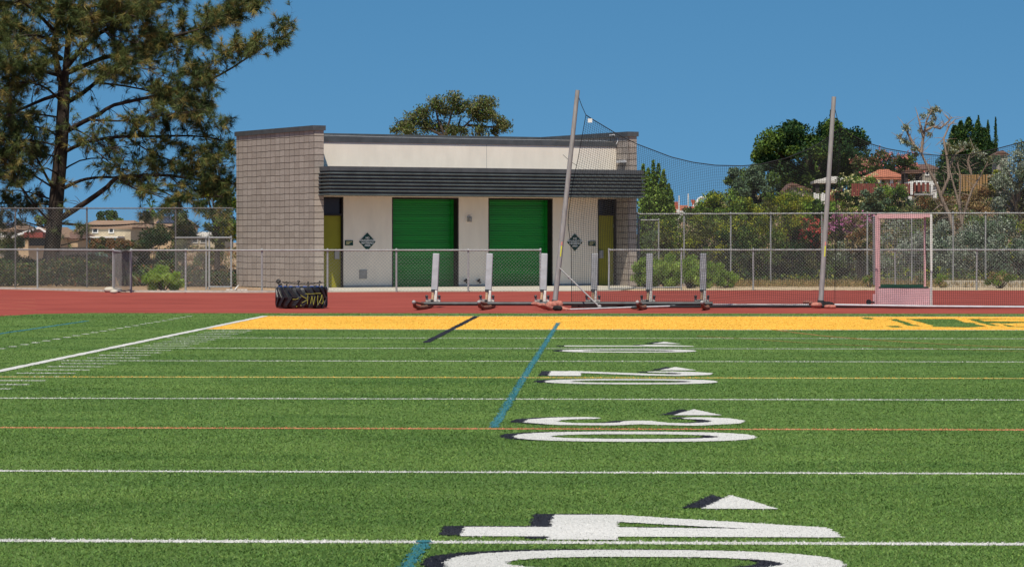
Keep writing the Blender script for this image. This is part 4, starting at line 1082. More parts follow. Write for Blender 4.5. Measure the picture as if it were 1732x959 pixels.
# ------------------------------------------------------------------ palms, cypresses, bare-limbed gums
def palm(px, ytop, ybot, Y, r_px, label, seed, mm='l_olive'):
    rs = np.random.RandomState(seed); k = Y/F; c = P(px, ytop, Y); O = P(px, ybot, Y); O.z = min(terrain(O.x, Y), O.z)
    e = empty('palm_tree', O, 0, label, 'palm'); top = Vector((0, 0, c.z-O.z)); rr = r_px*k
    m = MB(); m.tube([(0, 0, -.2), (.05, 0, top.z*.5), top], [.2, .16, .15], 8); m.build('trunk', M['bark_light'], e)
    V = []
    for i in range(46):
        a = rs.uniform(0, 2*math.pi); el = rs.uniform(-.9, 1.3); d = Vector((math.cos(a)*math.cos(el), math.sin(a)*math.cos(el), math.sin(el))); ln = rr*rs.uniform(.55, .8)
        st = top; en = top+d*ln; side = d.cross(Vector((0, 0, 1))).normalized()
        for j in range(11):      # fan of folded fingers
            f = (j-5)/5; dd = (d+side*f*.9).normalized(); L = rr*.45*(1-.25*abs(f)); tip = en+dd*L+Vector((0, 0, -L*.35)); nrm_ = dd.cross(side).normalized()*.05*rr/1.2
            wv = side*.055*rr
            V += [en-wv*.3, en+dd*L*.5+wv, tip, en+dd*L*.5-wv]
        V += [st-side*.03, st+side*.03, en+side*.02, en-side*.02]
    np_mesh('crown', np.array([list(p) for p in V]), 4, [M[mm]], None, e)
palm(256, 352, 388, 215, 17, 'fan palm rising behind the roof with dark solar panels', 5, 'l_mid')
palm(1466, 262, 300, 205, 13, 'palm crown beside the dark round tree on the hill', 9, 'l_grey')
palm(1205, 345, 372, 150, 17, 'spiky palm-like plant in front of the house with brick chimneys', 12, 'l_mid')

def cypress(px, ytop, ybot, Y, hw_, label, seed, mats=('l_dark', 'l_mid'), n=2200, grp=None, nb=None, leafs=.13):
    rs = np.random.RandomState(seed); k = Y/F; O = P(px, ybot, Y); zt = Z(ytop, Y); O.z = min(O.z, terrain(O.x, Y)); H = zt-O.z; rx = hw_*k
    e = empty('cypress_tree', O, 0, label, 'cypress', grp); t = rs.uniform(0, 1, n)**1.1
    ph = rs.uniform(0, 2*math.pi, n); prof = np.minimum(1, (1-t)*3.2)**.7*(.8+.2*np.sin(t*37+3*np.sin(ph)))*np.minimum(1, .4+t*4)
    r_ = rx*prof*rs.uniform(.35, 1.05, n); c = np.stack([r_*np.cos(ph), r_*np.sin(ph), .02*H+t*H*.97], 1)
    np_mesh('crown', leaf_quads(c, leafs, rs, .4, up=1.2), 4, [M[mats[0]], M[mats[1]]], (rs.rand(n) < .22).astype(int), e)
    m = MB(); m.tube([(0, 0, -.1), (0, 0, H*.9)], [.12, .02], 7); m.build('trunk', M['bark'], e)
G_CY = 'slim cypresses on the skyline'
cypress(1655, 195, 300, 190, 6.5, 'leftmost of the slim skyline cypresses, touching the dark conifer', 1, grp=G_CY)
cypress(1671, 203, 300, 190, 7, 'middle of the slim skyline cypresses, the stoutest', 2, grp=G_CY)
cypress(1684, 198, 300, 190, 5, 'rightmost and thinnest of the slim skyline cypresses', 3, grp=G_CY)
cypress(1405, 185, 300, 200, 6, 'thin cypress tip rising behind the second mast from a round dark tree', 4)
for i, (px, yt, hh) in enumerate(((1600, 225, 15), (1617, 205, 17), (1634, 200, 18), (1650, 222, 19), (1643, 212, 15), (1607, 240, 22))):
    pass
TOPS_BIG = ((-32, 246, 20), (-24, 214, 15), (-12, 206, 15), (0, 200, 15), (14, 206, 14), (28, 218, 16), (38, 240, 18), (-8, 240, 34), (12, 250, 36), (22, 262, 34), (-24, 272, 30))
TOPS_SMALL = ((-21, 279, 9), (-13, 285, 12), (-4, 272, 9), (5, 276, 10), (13, 288, 11), (22, 312, 9), (27, 322, 8), (-16, 300, 17), (-2, 298, 18), (10, 306, 18), (4, 318, 25), (-12, 322, 20), (16, 330, 16))
def conifer(px, ytop, ybot, Y, hw_, label, seed, tops=TOPS_BIG, mats=('l_dark', 'l_mid'), mix=.15, leafs=.17, nn=4200, name='conifer_tree', low=.03):
    rs = np.random.RandomState(seed); k = Y/F; O = P(px, ybot, Y); O.z = min(O.z, terrain(O.x, Y)); e = empty(name, O, 0, label, 'conifer'); V = []; tr = MB()
    for (dx, yt, w_) in tops:
        H = Z(yt, Y)-O.z; n = nn; t = rs.uniform(low, 1, n)**1.1; ph = rs.uniform(0, 6.28, n)
        lob = .7+.3*np.abs(np.sin(t*16+ph*2)); r_ = w_*1.25*k*np.minimum(1, (1.03-t)*2.6)**.8*lob*rs.uniform(.4, 1.05, n)
        yo = rs.uniform(-.8, .8); V.append(leaf_quads(np.stack([dx*k+r_*np.cos(ph), yo+r_*np.sin(ph), t*H], 1), leafs, rs, .45, up=.9))
        tr.tube([(dx*k*.3, yo*.3, -.1), (dx*k, yo, H*.8)], [.12, .03], 6)
    v_ = np.concatenate(V); np_mesh('crown', v_, 4, [M[mats[0]], M[mats[1]]], (rs.rand(len(v_)//4) < mix).astype(int), e); tr.build('trunk', M['bark'], e)
conifer(1638, 200, 318, 182, 50, 'dense dark many-topped conifer on the hill at the right', 31)

conifer(1109, 272, 378, 122, 30, 'bushy light green pine standing just right of the building', 32, TOPS_SMALL, ('l_mid', 'l_bright'), .4, .13, 1500, 'young_pine', .12)
def gum(name_lab, limbs_px, Y, clump_px, seed, mats=('l_euc', 'l_silver'), rbase=.11, leafs=.11, ncl=70, bark='bark_light'):
    rs = np.random.RandomState(seed); px0, py0 = limbs_px[0][0][:2]; O = P(px0, py0, Y); O.z = min(O.z, terrain(O.x, Y)); e = empty('eucalyptus_tree', O, 0, name_lab, 'tree')
    m = MB(); k = Y/F
    for i, L in enumerate(limbs_px):
        p = [P(a, b, Y+(c[0] if c else 0))-O for a, b, *c in L]
        if i == 0: p = [Vector((0, 0, -.2))]+p if p[0].z > .1 else p
        r0 = rbase if i == 0 else rbase*.5; n = len(p); m.tube(p, [r0*(1-.8*j/(n-1))+.008 for j in range(n)], 7)
        for j in range(1, n):                    # bare twigs
            for _ in range(5):
                a = p[j-1].lerp(p[j], rs.rand()); d = Vector((rs.normal(), rs.normal()*.6, rs.normal()*.7+.35)).normalized()*rs.uniform(.2, .6)
                m.tube([a, a+d*.5+Vector((0, 0, .04)), a+d+Vector((rs.normal()*.05, 0, .06))], [.013, .009, .004], 4, cap=False)
    m.build('trunk', M[bark], e); V = []; MI = []
    for (cx, cyy, r_) in clump_px:
        c = P(cx, cyy, Y+rs.uniform(-.5, .5))-O; n = int(ncl*(r_/8)**2); pts = np.asarray(c)+np.clip(rs.normal(size=(n, 3)), -2.2, 2.2)*r_*k*np.array([.50, .5, .42]); V.append(leaf_quads(pts, leafs, rs, .35, droop=.6)); MI.append(rs.randint(0, len(mats), n))
    np_mesh('crown', np.concatenate(V), 4, [M[x] for x in mats], np.concatenate(MI), e)
gum('tall sparse gum tree with bare crooked limbs behind the hockey goal',
    [[(1624, 440), (1616, 400), (1606, 365), (1596, 345), (1585, 315), (1572, 290), (1562, 268), (1558, 255)], [(1558, 258), (1562, 230), (1567, 205), (1577, 185)],
     [(1558, 258), (1545, 245), (1532, 240), (1520, 232)], [(1562, 232), (1556, 210), (1552, 195)], [(1564, 222), (1578, 214), (1590, 218), (1604, 206), (1610, 198)], [(1545, 245), (1535, 225), (1530, 212)], [(1600, 350), (1590, 347), (1580, 356)],
     [(1592, 330), (1605, 300), (1602, 270), (1596, 235), (1606, 212), (1616, 202)]], 112,
    [(1576, 190, 7), (1584, 184, 6), (1562, 197, 6), (1533, 217, 7), (1520, 231, 5), (1529, 240, 7), (1538, 244, 5), (1547, 252, 7), (1550, 262, 5), (1575, 210, 6), (1580, 200, 5), (1572, 228, 5), (1556, 222, 4), (1589, 188, 4)], 6, ncl=190)
gum('pale forked gum tree standing in front of the wooden fence',
    [[(1624, 430), (1626, 395), (1627, 378)], [(1627, 380), (1622, 345), (1612, 310), (1604, 280), (1598, 255)], [(1627, 380), (1623, 340), (1625, 300), (1619, 275)], [(1627, 380), (1634, 350), (1645, 320), (1660, 295), (1672, 272)],
     [(1643, 295), (1637, 275), (1640, 262), (1652, 256)], [(1604, 285), (1615, 262), (1630, 252)]], 114,
    [(1610, 255, 10), (1625, 248, 10), (1640, 245, 9), (1650, 258, 8), (1600, 245, 8), (1672, 270, 8), (1620, 268, 7), (1660, 262, 7)], 7, mats=('l_euc', 'l_silver', 'l_olive'), rbase=.10, ncl=110)
# the gum crowning the building roof
plant('eucalyptus_tree', 'wide eucalyptus crown rising behind the middle of the building roof', 'tree', 752, 166, 300, 88, 150, ['l_euc', 'l_olive', 'l_grey'], .19, 200, nb=2, seed=3, trunk=('twig', .2), ground=0, parts=('trunk', 'inner_leaves'))
gum('eucalyptus behind the building roof with separate rounded leaf heads',
    [[(760, 420), (757, 330), (755, 250), (752, 225)], [(752, 230), (740, 200), (735, 175)], [(753, 228), (762, 200), (768, 170)], [(752, 232), (720, 215), (700, 205), (680, 215)], [(754, 240), (790, 210), (810, 190)], [(790, 212), (825, 215), (850, 215)], [(752, 230), (775, 215), (780, 195)]], 146,
    [(683, 214, 15), (700, 203, 16), (716, 191, 15), (668, 220, 8), (738, 176, 16), (752, 188, 13), (768, 168, 15), (775, 185, 14), (790, 178, 10), (722, 213, 16), (745, 216, 14), (768, 220, 14), (693, 222, 16), (786, 222, 8), (812, 178, 17), (828, 176, 14), (812, 196, 16), (830, 195, 13), (798, 190, 10), (812, 220, 13), (846, 207, 12), (854, 214, 12), (838, 222, 10)], 8,
    mats=('l_euc', 'l_olive', 'l_mid', 'l_euc'), rbase=.13, leafs=.15, ncl=210, bark='twig')

# ------------------------------------------------------------------ trees and shrubs by the right slope
plant('dense_tree', 'large dark green dense tree on the hill behind the second mast', 'tree', 1373, 203, 330, 99, 195, ['l_dark', 'l_dark', 'l_mid'], .21, 40000, nb=95, br=.23, seed=11, trunk=('bark', .3))
plant('grey_green_tree', 'grey green weeping tree in front of the dark dense tree', 'tree', 1272, 278, 380, 46, 150, ['l_grey', 'l_mid', 'l_grey'], .14, 15000, nb=64, br=.24, seed=13, trunk=('bark', .12), droop=.5)
plant('oleander_bush', 'round bush covered in salmon pink blossom above the tiled gazebo', 'shrub', 1499, 253, 325, 54, 190, ['l_dark', 'l_mid', 'l_olive'], .15, 13000, nb=60, br=.24, seed=14, flowers=('f_pink', 260, .10))
plant('oleander_bush', 'bush topped with pale yellow blossom left of the tiled gazebo', 'shrub', 1449, 296, 372, 38, 150, ['l_mid', 'l_bright', 'l_dark'], .13, 4500, nb=26, br=.28, seed=15, flowers=('f_cream', 170, .09))
plant('oleander_bush', 'leafy green bush with few cream flower spikes below the red-brown deck', 'shrub', 1510, 312, 375, 40, 140, ['l_mid', 'l_grey', 'l_bright', 'l_dark'], .15, 5200, nb=30, br=.28, seed=16, flowers=('f_cream', 38, .09), aspect=.3, up=.6)
plant('slope_shrub', 'grey green shrub between the yellow and the cream flowered bushes', 'shrub', 1480, 316, 372, 24, 138, ['l_grey', 'l_olive'], .12, 2600, nb=18, br=.3, seed=17)
plant('bright_shrub', 'yellow green shrub topping the tall fence near the palm-like plant', 'shrub', 1219, 310, 400, 40, 118, ['l_mid', 'l_yellow', 'l_bright', 'l_mid'], .10, 4600, nb=30, br=.28, seed=18)
plant('yellow_shrub', 'shrub with bright yellow green shoots reaching over the tall fence', 'shrub', 1312, 320, 415, 48, 108, ['l_yellow', 'l_mid', 'l_yellow', 'l_olive'], .085, 6800, nb=46, br=.22, seed=19, up=.8, aspect=.4)
plant('bright_shrub', 'tall yellow green shrub between the grey green tree and the fence top', 'shrub', 1256, 335, 400, 34, 119, ['l_mid', 'l_yellow', 'l_bright', 'l_mid'], .10, 5200, nb=34, br=.26, seed=201)
plant('bright_shrub', 'bright shrub in front of the brown gabled house', 'shrub', 1352, 326, 385, 34, 121, ['l_bright', 'l_yellow', 'l_mid'], .10, 4800, nb=30, br=.26, seed=202, up=.5, aspect=.35)
plant('bright_shrub', 'green shrub just above the fence, left of the second mast', 'shrub', 1388, 338, 392, 28, 119, ['l_mid', 'l_bright', 'l_dark'], .10, 4000, nb=26, br=.27, seed=203)
plant('bright_shrub', 'low green shrub filling in above the fence below the rail fence', 'shrub', 1186, 350, 400, 28, 117, ['l_mid', 'l_olive', 'l_bright'], .10, 3600, nb=24, br=.28, seed=204)
plant('bougainvillea', 'bougainvillea with magenta blossom behind the second mast', 'shrub', 1432, 350, 412, 40, 110, ['l_olive', 'l_dry', 'l_mid'], .08, 4200, nb=34, br=.26, seed=20, flowers=('f_magenta', 170, .075))
plant('bougainvillea', 'bougainvillea with scattered red blossom left of the second mast', 'shrub', 1366, 362, 425, 32, 109, ['l_olive', 'l_mid', 'l_dark'], .08, 3400, nb=26, br=.28, seed=21, flowers=('f_red', 130, .065))
plant('orange_shrub', 'dry orange brown shrub between magenta flowers and hockey goal', 'shrub', 1458, 378, 440, 26, 108, ['l_dry', 'l_brown', 'l_olive'], .08, 2600, nb=20, br=.3, seed=22)
HS = 'mixed shrubs on the slope behind the tall fence'
slope = [ # px, ytop, ybot, hw, Y, mats, leaf, n, label
    (1100, 372, 484, 26, 110, ['l_grey', 'l_mid'], .09, 3000, 'grey green shrub behind the chain-link gate by the pier'),
    (1140, 366, 484, 34, 109, ['l_mid', 'l_olive', 'l_yellow'], .09, 4600, 'olive shrub below the white rail fence'),
    (1192, 362, 484, 36, 110, ['l_mid', 'l_yellow', 'l_olive'], .09, 5000, 'leafy yellow green shrub just below the bright shrub'),
    (1243, 366, 484, 34, 109, ['l_mid', 'l_dark', 'l_yellow'], .09, 4600, 'dense green shrub behind the fourth tall fence post'),
    (1290, 385, 486, 34, 107, ['l_dark', 'l_mid', 'l_olive'], .09, 4600, 'dark shrub under the yellow green shoots'),
    (1335, 395, 486, 32, 108, ['l_dark', 'l_dark', 'l_olive'], .09, 4000, 'blackish shrub left of the second mast foot'),
    (1380, 405, 484, 34, 109, ['l_olive', 'l_dark', 'l_mid'], .09, 3600, 'dark olive shrub right behind the second mast foot'),
    (1430, 412, 482, 34, 109, ['l_silver', 'l_olive', 'l_mid'], .08, 3400, 'pale silver shrub left of the hockey goal'),
    (1478, 405, 482, 28, 110, ['l_mid', 'l_silver', 'l_olive'], .08, 3000, 'green and silver shrub behind the goal rear post'),
    (1520, 372, 480, 36, 113, ['l_olive', 'l_silver', 'l_mid'], .09, 4200, 'olive shrub seen through the hockey goal'),
    (1562, 345, 450, 32, 120, ['l_olive', 'l_dry', 'l_mid'], .10, 3600, 'brownish olive shrub below the end of the deck'),
    (1575, 388, 480, 36, 111, ['l_silver', 'l_grey', 'l_silver'], .09, 4400, 'silver leaved shrub just right of the hockey goal'),
    (1625, 362, 478, 38, 112, ['l_silver', 'l_grey', 'l_silver'], .09, 5200, 'big silver shrub at the foot of the forked gum'),
    (1672, 345, 478, 36, 113, ['l_grey', 'l_silver', 'l_mid'], .09, 5000, 'grey green shrub below the wooden fence'),
    (1716, 385, 478, 32, 109, ['l_silver', 'l_grey'], .09, 3800, 'silver shrub low at the right edge'),
    (1745, 370, 478, 30, 110, ['l_mid', 'l_dark', 'l_yellow'], .09, 3400, 'green shrub cut by the right edge'),
    (1600, 325, 390, 34, 135, ['l_olive', 'l_euc', 'l_brown'], .11, 3200, 'olive brown shrub below the conifer'),
    (1660, 312, 372, 34, 132, ['l_brown', 'l_dry', 'l_olive'], .10, 3200, 'rust coloured shrub against the wooden fence'),
    (1388, 335, 375, 30, 135, ['l_mid', 'l_bright', 'l_dark'], .11, 2800, 'low green shrub below the white pergola'),
    (1346, 332, 368, 24, 130, ['l_bright', 'l_yellow', 'l_mid'], .10, 2000, 'light green shrub below the brown gabled roof'),
    (1180, 352, 380, 30, 130, ['l_dark', 'l_mid'], .10, 1800, 'dark shrub at the foot of the white rail fence'),
    (1540, 352, 385, 28, 130, ['l_dark', 'l_olive'], .10, 2200, 'shadowy shrub beneath the deck'),
]
for i, (px, yt, yb, hh, Y, mt, ls, n, lab) in enumerate(slope):
    plant('slope_shrub', lab, 'shrub', px, yt, yb, hh, Y, mt, ls, n, nb=26, br=.3, seed=40+i, group=HS, depth=1.1 if Y < 125 else 2.0, grow=1.4)
plant('eucalyptus_tree', 'silver grey leafy eucalyptus filling the right edge of the view', 'tree', 1722, 240, 400, 48, 116, ['l_silver', 'l_grey', 'l_silver', 'l_olive'], .11, 8500, nb=56, br=.22, seed=70, trunk=('bark_light', .14), droop=.5, aspect=.4)
plant('green_shrub', 'dark green shrub between wooden fence and silver eucalyptus', 'shrub', 1692, 283, 345, 20, 125, ['l_mid', 'l_dark', 'l_yellow'], .10, 2400, nb=18, br=.3, seed=71)
FN = 'feathery bright green bushes behind the low fence'
for i, (px, yt, hh, Y, lab) in enumerate(((1092, 427, 19, 99.5, 'feathery bright green bush against the right pier'), (1128, 430, 22, 99, 'feathery bright green bush behind the fifth sled pad'),
                                      (1165, 432, 22, 98.6, 'feathery bright green bush left of the sixth sled pad'), (1196, 442, 22, 98.8, 'feathery yellow green bush right of the sixth sled pad'), (1228, 455, 18, 99.5, 'lowest feathery bush at the end of the row'))):
    plant('fennel_bush', lab, 'bush', px, yt, 487, hh, Y, ['l_bright', 'l_fresh', 'l_bright'], .13, 3600, nb=18, br=.34, seed=80+i, group=FN, aspect=.14, up=1.3, ground=0, depth=.5, grow=1.35)
plant('fennel_bush', 'rounded light green bush alone behind the low fence on the left', 'bush', 277, 452, 491, 33, 93.0, ['l_bright', 'l_fresh', 'l_bright'], .13, 6500, nb=24, br=.32, seed=90, aspect=.14, up=1.2, ground=0, depth=.6, grow=1.1)
plant('grass_tuft', 'green grassy tuft behind the low fence at the right edge', 'bush', 1692, 460, 486, 26, 99, ['l_bright', 'l_mid', 'l_dry'], .14, 2600, nb=14, br=.34, seed=91, aspect=.12, up=1.4, ground=0, depth=.5)
plant('grass_tuft', 'small grassy tuft right of the hockey goal', 'bush', 1592, 464, 486, 11, 100, ['l_bright', 'l_dry'], .12, 1000, nb=7, br=.4, seed=92, aspect=.12, up=1.4, ground=0, depth=.3)
plant('grass_tuft', 'small grassy tuft seen low inside the hockey goal', 'bush', 1553, 466, 486, 10, 101, ['l_mid', 'l_dry'], .12, 900, nb=7, br=.4, seed=93, aspect=.12, up=1.4, ground=0, depth=.3)
plant('grass_tuft', 'small grassy tuft just left of the hockey goal', 'bush', 1470, 464, 486, 12, 101, ['l_mid', 'l_bright', 'l_dry'], .12, 1100, nb=7, br=.4, seed=94, aspect=.12, up=1.4, ground=0, depth=.3)

# dry weeds along the fence foot
def weeds():
    rs = np.random.RandomState(5); n = 16000; x = rs.uniform(X(1200, 103), X(1790, 103), n); y = rs.uniform(100.5, 106.5, n); h = rs.uniform(.08, .34, n)
    c = np.stack([x, y, h*.5], 1); v_ = leaf_quads(c, .22, rs, .07, up=2)
    o = np_mesh('dry_grass', v_, 4, [M['l_dry'], M['l_olive']], (rs.rand(n) < .25).astype(int)); tag(o, 'dry straw coloured weeds along the foot of the tall right fence', 'dry grass', kind='stuff')
    n = 24000; x = rs.uniform(-24, -2, n); y = rs.uniform(103, 235, n); z = np.array([terrain(a, b) for a, b in zip(x, y)]); c = np.stack([x*(y/160+.2), y, z], 1)
    c[:, 2] = [terrain(a, b)+rs.uniform(.05, .3) for a, b in zip(c[:, 0], c[:, 1])]
    o = np_mesh('dry_scrub', leaf_quads(c, .40, rs, .22, up=1), 4, [M['l_dry'], M['l_olive'], M['l_brown']], rs.randint(0, 3, n)); tag(o, 'dry brown and olive scrub covering the slope behind the left fence', 'scrub', kind='stuff')
weeds()
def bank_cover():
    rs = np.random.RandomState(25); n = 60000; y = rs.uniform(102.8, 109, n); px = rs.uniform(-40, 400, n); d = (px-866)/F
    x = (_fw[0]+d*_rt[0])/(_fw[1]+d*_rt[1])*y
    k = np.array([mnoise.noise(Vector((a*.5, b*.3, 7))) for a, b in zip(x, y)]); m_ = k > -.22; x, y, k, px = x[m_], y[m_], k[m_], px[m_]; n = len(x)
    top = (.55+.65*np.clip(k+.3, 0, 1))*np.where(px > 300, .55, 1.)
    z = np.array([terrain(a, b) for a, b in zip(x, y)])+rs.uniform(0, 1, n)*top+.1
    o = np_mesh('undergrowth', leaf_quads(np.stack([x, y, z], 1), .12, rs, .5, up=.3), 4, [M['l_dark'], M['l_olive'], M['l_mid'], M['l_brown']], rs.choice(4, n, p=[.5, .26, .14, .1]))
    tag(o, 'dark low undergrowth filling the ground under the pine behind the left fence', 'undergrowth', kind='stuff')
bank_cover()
def undergrowth():
    rs = np.random.RandomState(15); n = 60000; y = 105.5+rs.uniform(0, 1, n)**1.4*60; px = rs.uniform(1085, 1780, n); d = (px-866)/F
    x = (_fw[0]+d*_rt[0])/(_fw[1]+d*_rt[1])*y
    k = np.array([mnoise.noise(Vector((a*.35, b*.25, 3))) for a, b in zip(x, y)])
    x = x[k > -.25]; y = y[k > -.25]; k = k[k > -.25]; n = len(x)
    z = np.array([terrain(a, b) for a, b in zip(x, y)])+rs.uniform(0, 1, n)*(.25+.5*np.clip(k+.2, 0, 1))
    o = np_mesh('undergrowth', leaf_quads(np.stack([x, y, z], 1), .15, rs, .5, up=.3), 4, [M['l_dark'], M['l_olive'], M['l_mid'], M['l_yellow']], rs.choice(4, n, p=[.3, .25, .3, .15]))
    tag(o, 'tangled dark green undergrowth covering the slope behind the right fences', 'undergrowth', kind='stuff')
undergrowth()

# ------------------------------------------------------------------ left side growth
LG = 'shrubs behind the tall left fence'
left = [
    (18, 430, 488, 32, 108, ['l_dark', 'l_mid', 'l_olive'], .09, 3600, 'dark shrub at the left edge below the tile-roofed house'),
    (60, 445, 488, 30, 107, ['l_dark', 'l_dark', 'l_olive'], .09, 3200, 'dark shrub just left of the pine trunk'),
    (125, 450, 489, 32, 107, ['l_dark', 'l_mid', 'l_olive'], .09, 3000, 'dark low shrub right of the pine trunk'),
    (168, 432, 490, 24, 108, ['l_dark', 'l_mid'], .09, 3000, 'dark shrub beside the folded gate leaf'),
    (215, 450, 490, 26, 105, ['l_dark', 'l_dark', 'l_mid'], .09, 2600, 'blackish shrub behind the folded gate leaf'),
    (236, 418, 488, 26, 112, ['l_dark', 'l_olive'], .10, 3200, 'dark bush left part behind the rounded light green bush'),
    (264, 384, 486, 32, 116, ['l_dark', 'l_dark', 'l_olive'], .11, 5600, 'tall black green bush below the solar roofed house'),
    (318, 450, 488, 22, 104, ['l_dark', 'l_brown'], .09, 1900, 'low dark shrub right of the rounded light green bush'),
    (372, 452, 488, 24, 106, ['l_brown', 'l_olive', 'l_dry'], .09, 2300, 'brown scrubby bush beside the left block wall'),
    (162, 425, 452, 12, 130, ['l_blue', 'l_grey'], .12, 900, 'small blue green shrub on the dry slope'),
    (12, 402, 432, 24, 150, ['l_dark', 'l_olive'], .12, 2200, 'hedge clump in front of the leftmost house'),
    (182, 402, 432, 22, 170, ['l_brown', 'l_dark', 'l_olive'], .13, 2000, 'reddish brown shrub in the yard of the cream house'),
    (212, 405, 430, 16, 165, ['l_brown', 'l_dark'], .13, 1300, 'reddish shrub right of the cream house patio'),
    (350, 415, 455, 26, 135, ['l_olive', 'l_dry', 'l_mid'], .12, 2200, 'dry olive shrub on the far bank by the block wall'),
]
for i, (px, yt, yb, hh, Y, mt, ls, n, lab) in enumerate(left):
    plant('bank_shrub', lab, 'shrub', px, yt, yb, hh, Y, mt, ls, n, nb=22, br=.3, seed=120+i, group=LG, depth=1.2, grow=1.35)
plant('bank_tree', 'olive green tree filling the gap left of the block wall', 'tree', 368, 300, 425, 34, 124, ['l_mid', 'l_olive', 'l_yellow', 'l_dark'], .12, 6500, nb=40, br=.24, seed=140, trunk=('bark', .12))
plant('bank_tree', 'thin olive tree left of the gap tree, behind a tall fence post', 'tree', 310, 345, 430, 24, 128, ['l_olive', 'l_dark'], .12, 2600, nb=22, br=.26, seed=141, trunk=('bark', .08))
plant('garden_tree', 'small round green tree behind the roof of the cream house', 'tree', 187, 358, 392, 24, 235, ['l_dark', 'l_mid'], .24, 2200, nb=16, br=.3, seed=142, trunk=('bark', .12))
plant('garden_tree', 'green tree behind the pine trunk and tan house', 'tree', 74, 362, 400, 18, 240, ['l_olive', 'l_mid'], .24, 1600, nb=14, br=.3, seed=143, trunk=('bark', .12))

# ------------------------------------------------------------------ houses
def hm(n, c, **k): M[n] = mat(n, c, rough=.85, scale=2, amp=.12, **k)
hm('tan_wall', (.50, .36, .22)); hm('cream_wall', (.50, .42, .29)); hm('grey_wall', (.33, .30, .25)); hm('tan_roof', (.30, .19, .12)); hm('brown_roof', (.16, .09, .065))
hm('terracotta', (.42, .15, .085)); hm('solar', (.03, .04, .07)); hm('white_trim', (.75, .73, .68)); hm('window', (.03, .045, .06)); hm('red_awning', (.22, .05, .04)); hm('brick_red', (.38, .11, .07))
hm('red_wood', (.20, .055, .04)); hm('fence_wood', (.34, .20, .08)); hm('teal', (.10, .32, .34)); hm('sky_glass', (.10, .24, .33)); hm('pale_roof', (.50, .46, .40)); hm('dark_wood', (.05, .04, .035))
for k_ in ('tan_roof', 'brown_roof', 'terracotta'):
    t = M[k_].node_tree; b = t.nodes['Principled BSDF']; co = t.nodes.new('ShaderNodeTexCoord'); wv = t.nodes.new('ShaderNodeTexWave'); wv.inputs['Scale'].default_value = 2.2
    wv.bands_direction = 'Z'; wv.inputs['Distortion'].default_value = 1.; t.links.new(co.outputs['Object'], wv.inputs['Vector']); bp = t.nodes.new('ShaderNodeBump'); bp.inputs['Strength'].default_value = .6
    bp.inputs['Distance'].default_value = .05; t.links.new(wv.outputs['Fac'], bp.inputs['Height']); t.links.new(bp.outputs['Normal'], b.inputs['Normal'])
def house(label, x0, x1, yb, ye, yr, Y, wall, roof, ridge='x', hip=.35, wins=(), depth=8, trim='white_trim', name='house', over=3, gz=None):
    """x0..x1, foot yb, eave ye, ridge yr in view; depth in metres"""
    k = Y/F; A = P(x0, yb, Y); W_ = (x1-x0)*k; O = Vector((A.x, Y, min(A.z, terrain(A.x, Y)))); e = empty(name, O, 0, label, 'house')
    ze = Z(ye, Y)-O.z; zr = Z(yr, Y)-O.z; ov = over*k
    m = MB(); m.box(0, W_, 0, depth, -.3, ze)
    if ridge == 'y':
        m.add([(0, 0, ze), (W_, 0, ze), (W_*hip, 0, zr-.06), (0, depth, ze), (W_, depth, ze), (W_*hip, depth, zr-.06)], [(0, 1, 2), (3, 5, 4)])
    m.build('wall', M[wall], e)
    m = MB(); t = .12
    if ridge == 'x':
        hp = W_*hip if hip < .5 else 0
        lo = [(-ov, -ov, ze), (W_+ov, -ov, ze), (W_+ov, depth+ov, ze), (-ov, depth+ov, ze)]; hi = [(hp-ov*.0, depth/2, zr), (W_-hp, depth/2, zr)]
        m.add(lo+hi+[(x, y, z-t) for x, y, z in lo], [(0, 1, 5, 4), (2, 3, 4, 5), (1, 2, 5), (3, 0, 4), (6, 7, 1, 0), (7, 8, 2, 1), (8, 9, 3, 2), (9, 6, 0, 3), (9, 8, 7, 6)])
    else:
        a = [(-ov, ze-.05), (W_*hip, zr), (W_+ov, ze-.05), (W_+ov, ze-.05-t), (W_*hip, zr-t), (-ov, ze-.05-t)]; m.prism(a, -ov, depth+ov, axis='y')
    m.build('roof', M[roof], e)
    if trim and ridge == 'y':
        m = MB(); a = [(-ov, ze-.05), (W_*hip, zr), (W_+ov, ze-.05), (W_+ov, ze-.05-.16), (W_*hip, zr-.16), (-ov, ze-.05-.16)]; m.prism(a, -ov-.06, -ov-.005, axis='y'); m.build('barge_board', M[trim], e)
    for (a, b, c, d) in wins:
        xa = (a-x0)*k; xb = (b-x0)*k; z1 = Z(c, Y)-O.z; z0 = Z(d, Y)-O.z; m = MB(); f = .07
        m.box(xa-f, xb+f, -.06, -.003, z0-f, z0); m.box(xa-f, xb+f, -.06, -.003, z1, z1+f); m.box(xa-f, xa, -.06, -.003, z0, z1); m.box(xb, xb+f, -.06, -.003, z0, z1)
        w_ = m.build('window', M['white_trim'], e); m = MB(); m.box(xa, xb, -.03, -.006, z0, z1); m.build('pane', M['window'], w_)
    def extra(nm, mm, *bx):
        m = MB()
        for (a, b, c, d, y0, y1) in bx: m.box((a-x0)*k, (b-x0)*k, y0, y1, Z(d, Y)-O.z, Z(c, Y)-O.z)
        return (m.each(nm, M[mm], e)[0] if len(bx) > 1 else m.build(nm, M[mm], e))
    def slab(nm, mm, quad):
        m = MB(); q = [Vector(((a-x0)*k, y, Z(b, Y)-O.z)) for a, b, y in quad]; m.add(q+[p+Vector((0, 0, -.08)) for p in q], [(0, 1, 2, 3), (7, 6, 5, 4), (0, 1, 5, 4), (1, 2, 6, 5), (2, 3, 7, 6), (3, 0, 4, 7)]); return m.build(nm, M[mm], e)
    return e, extra, slab
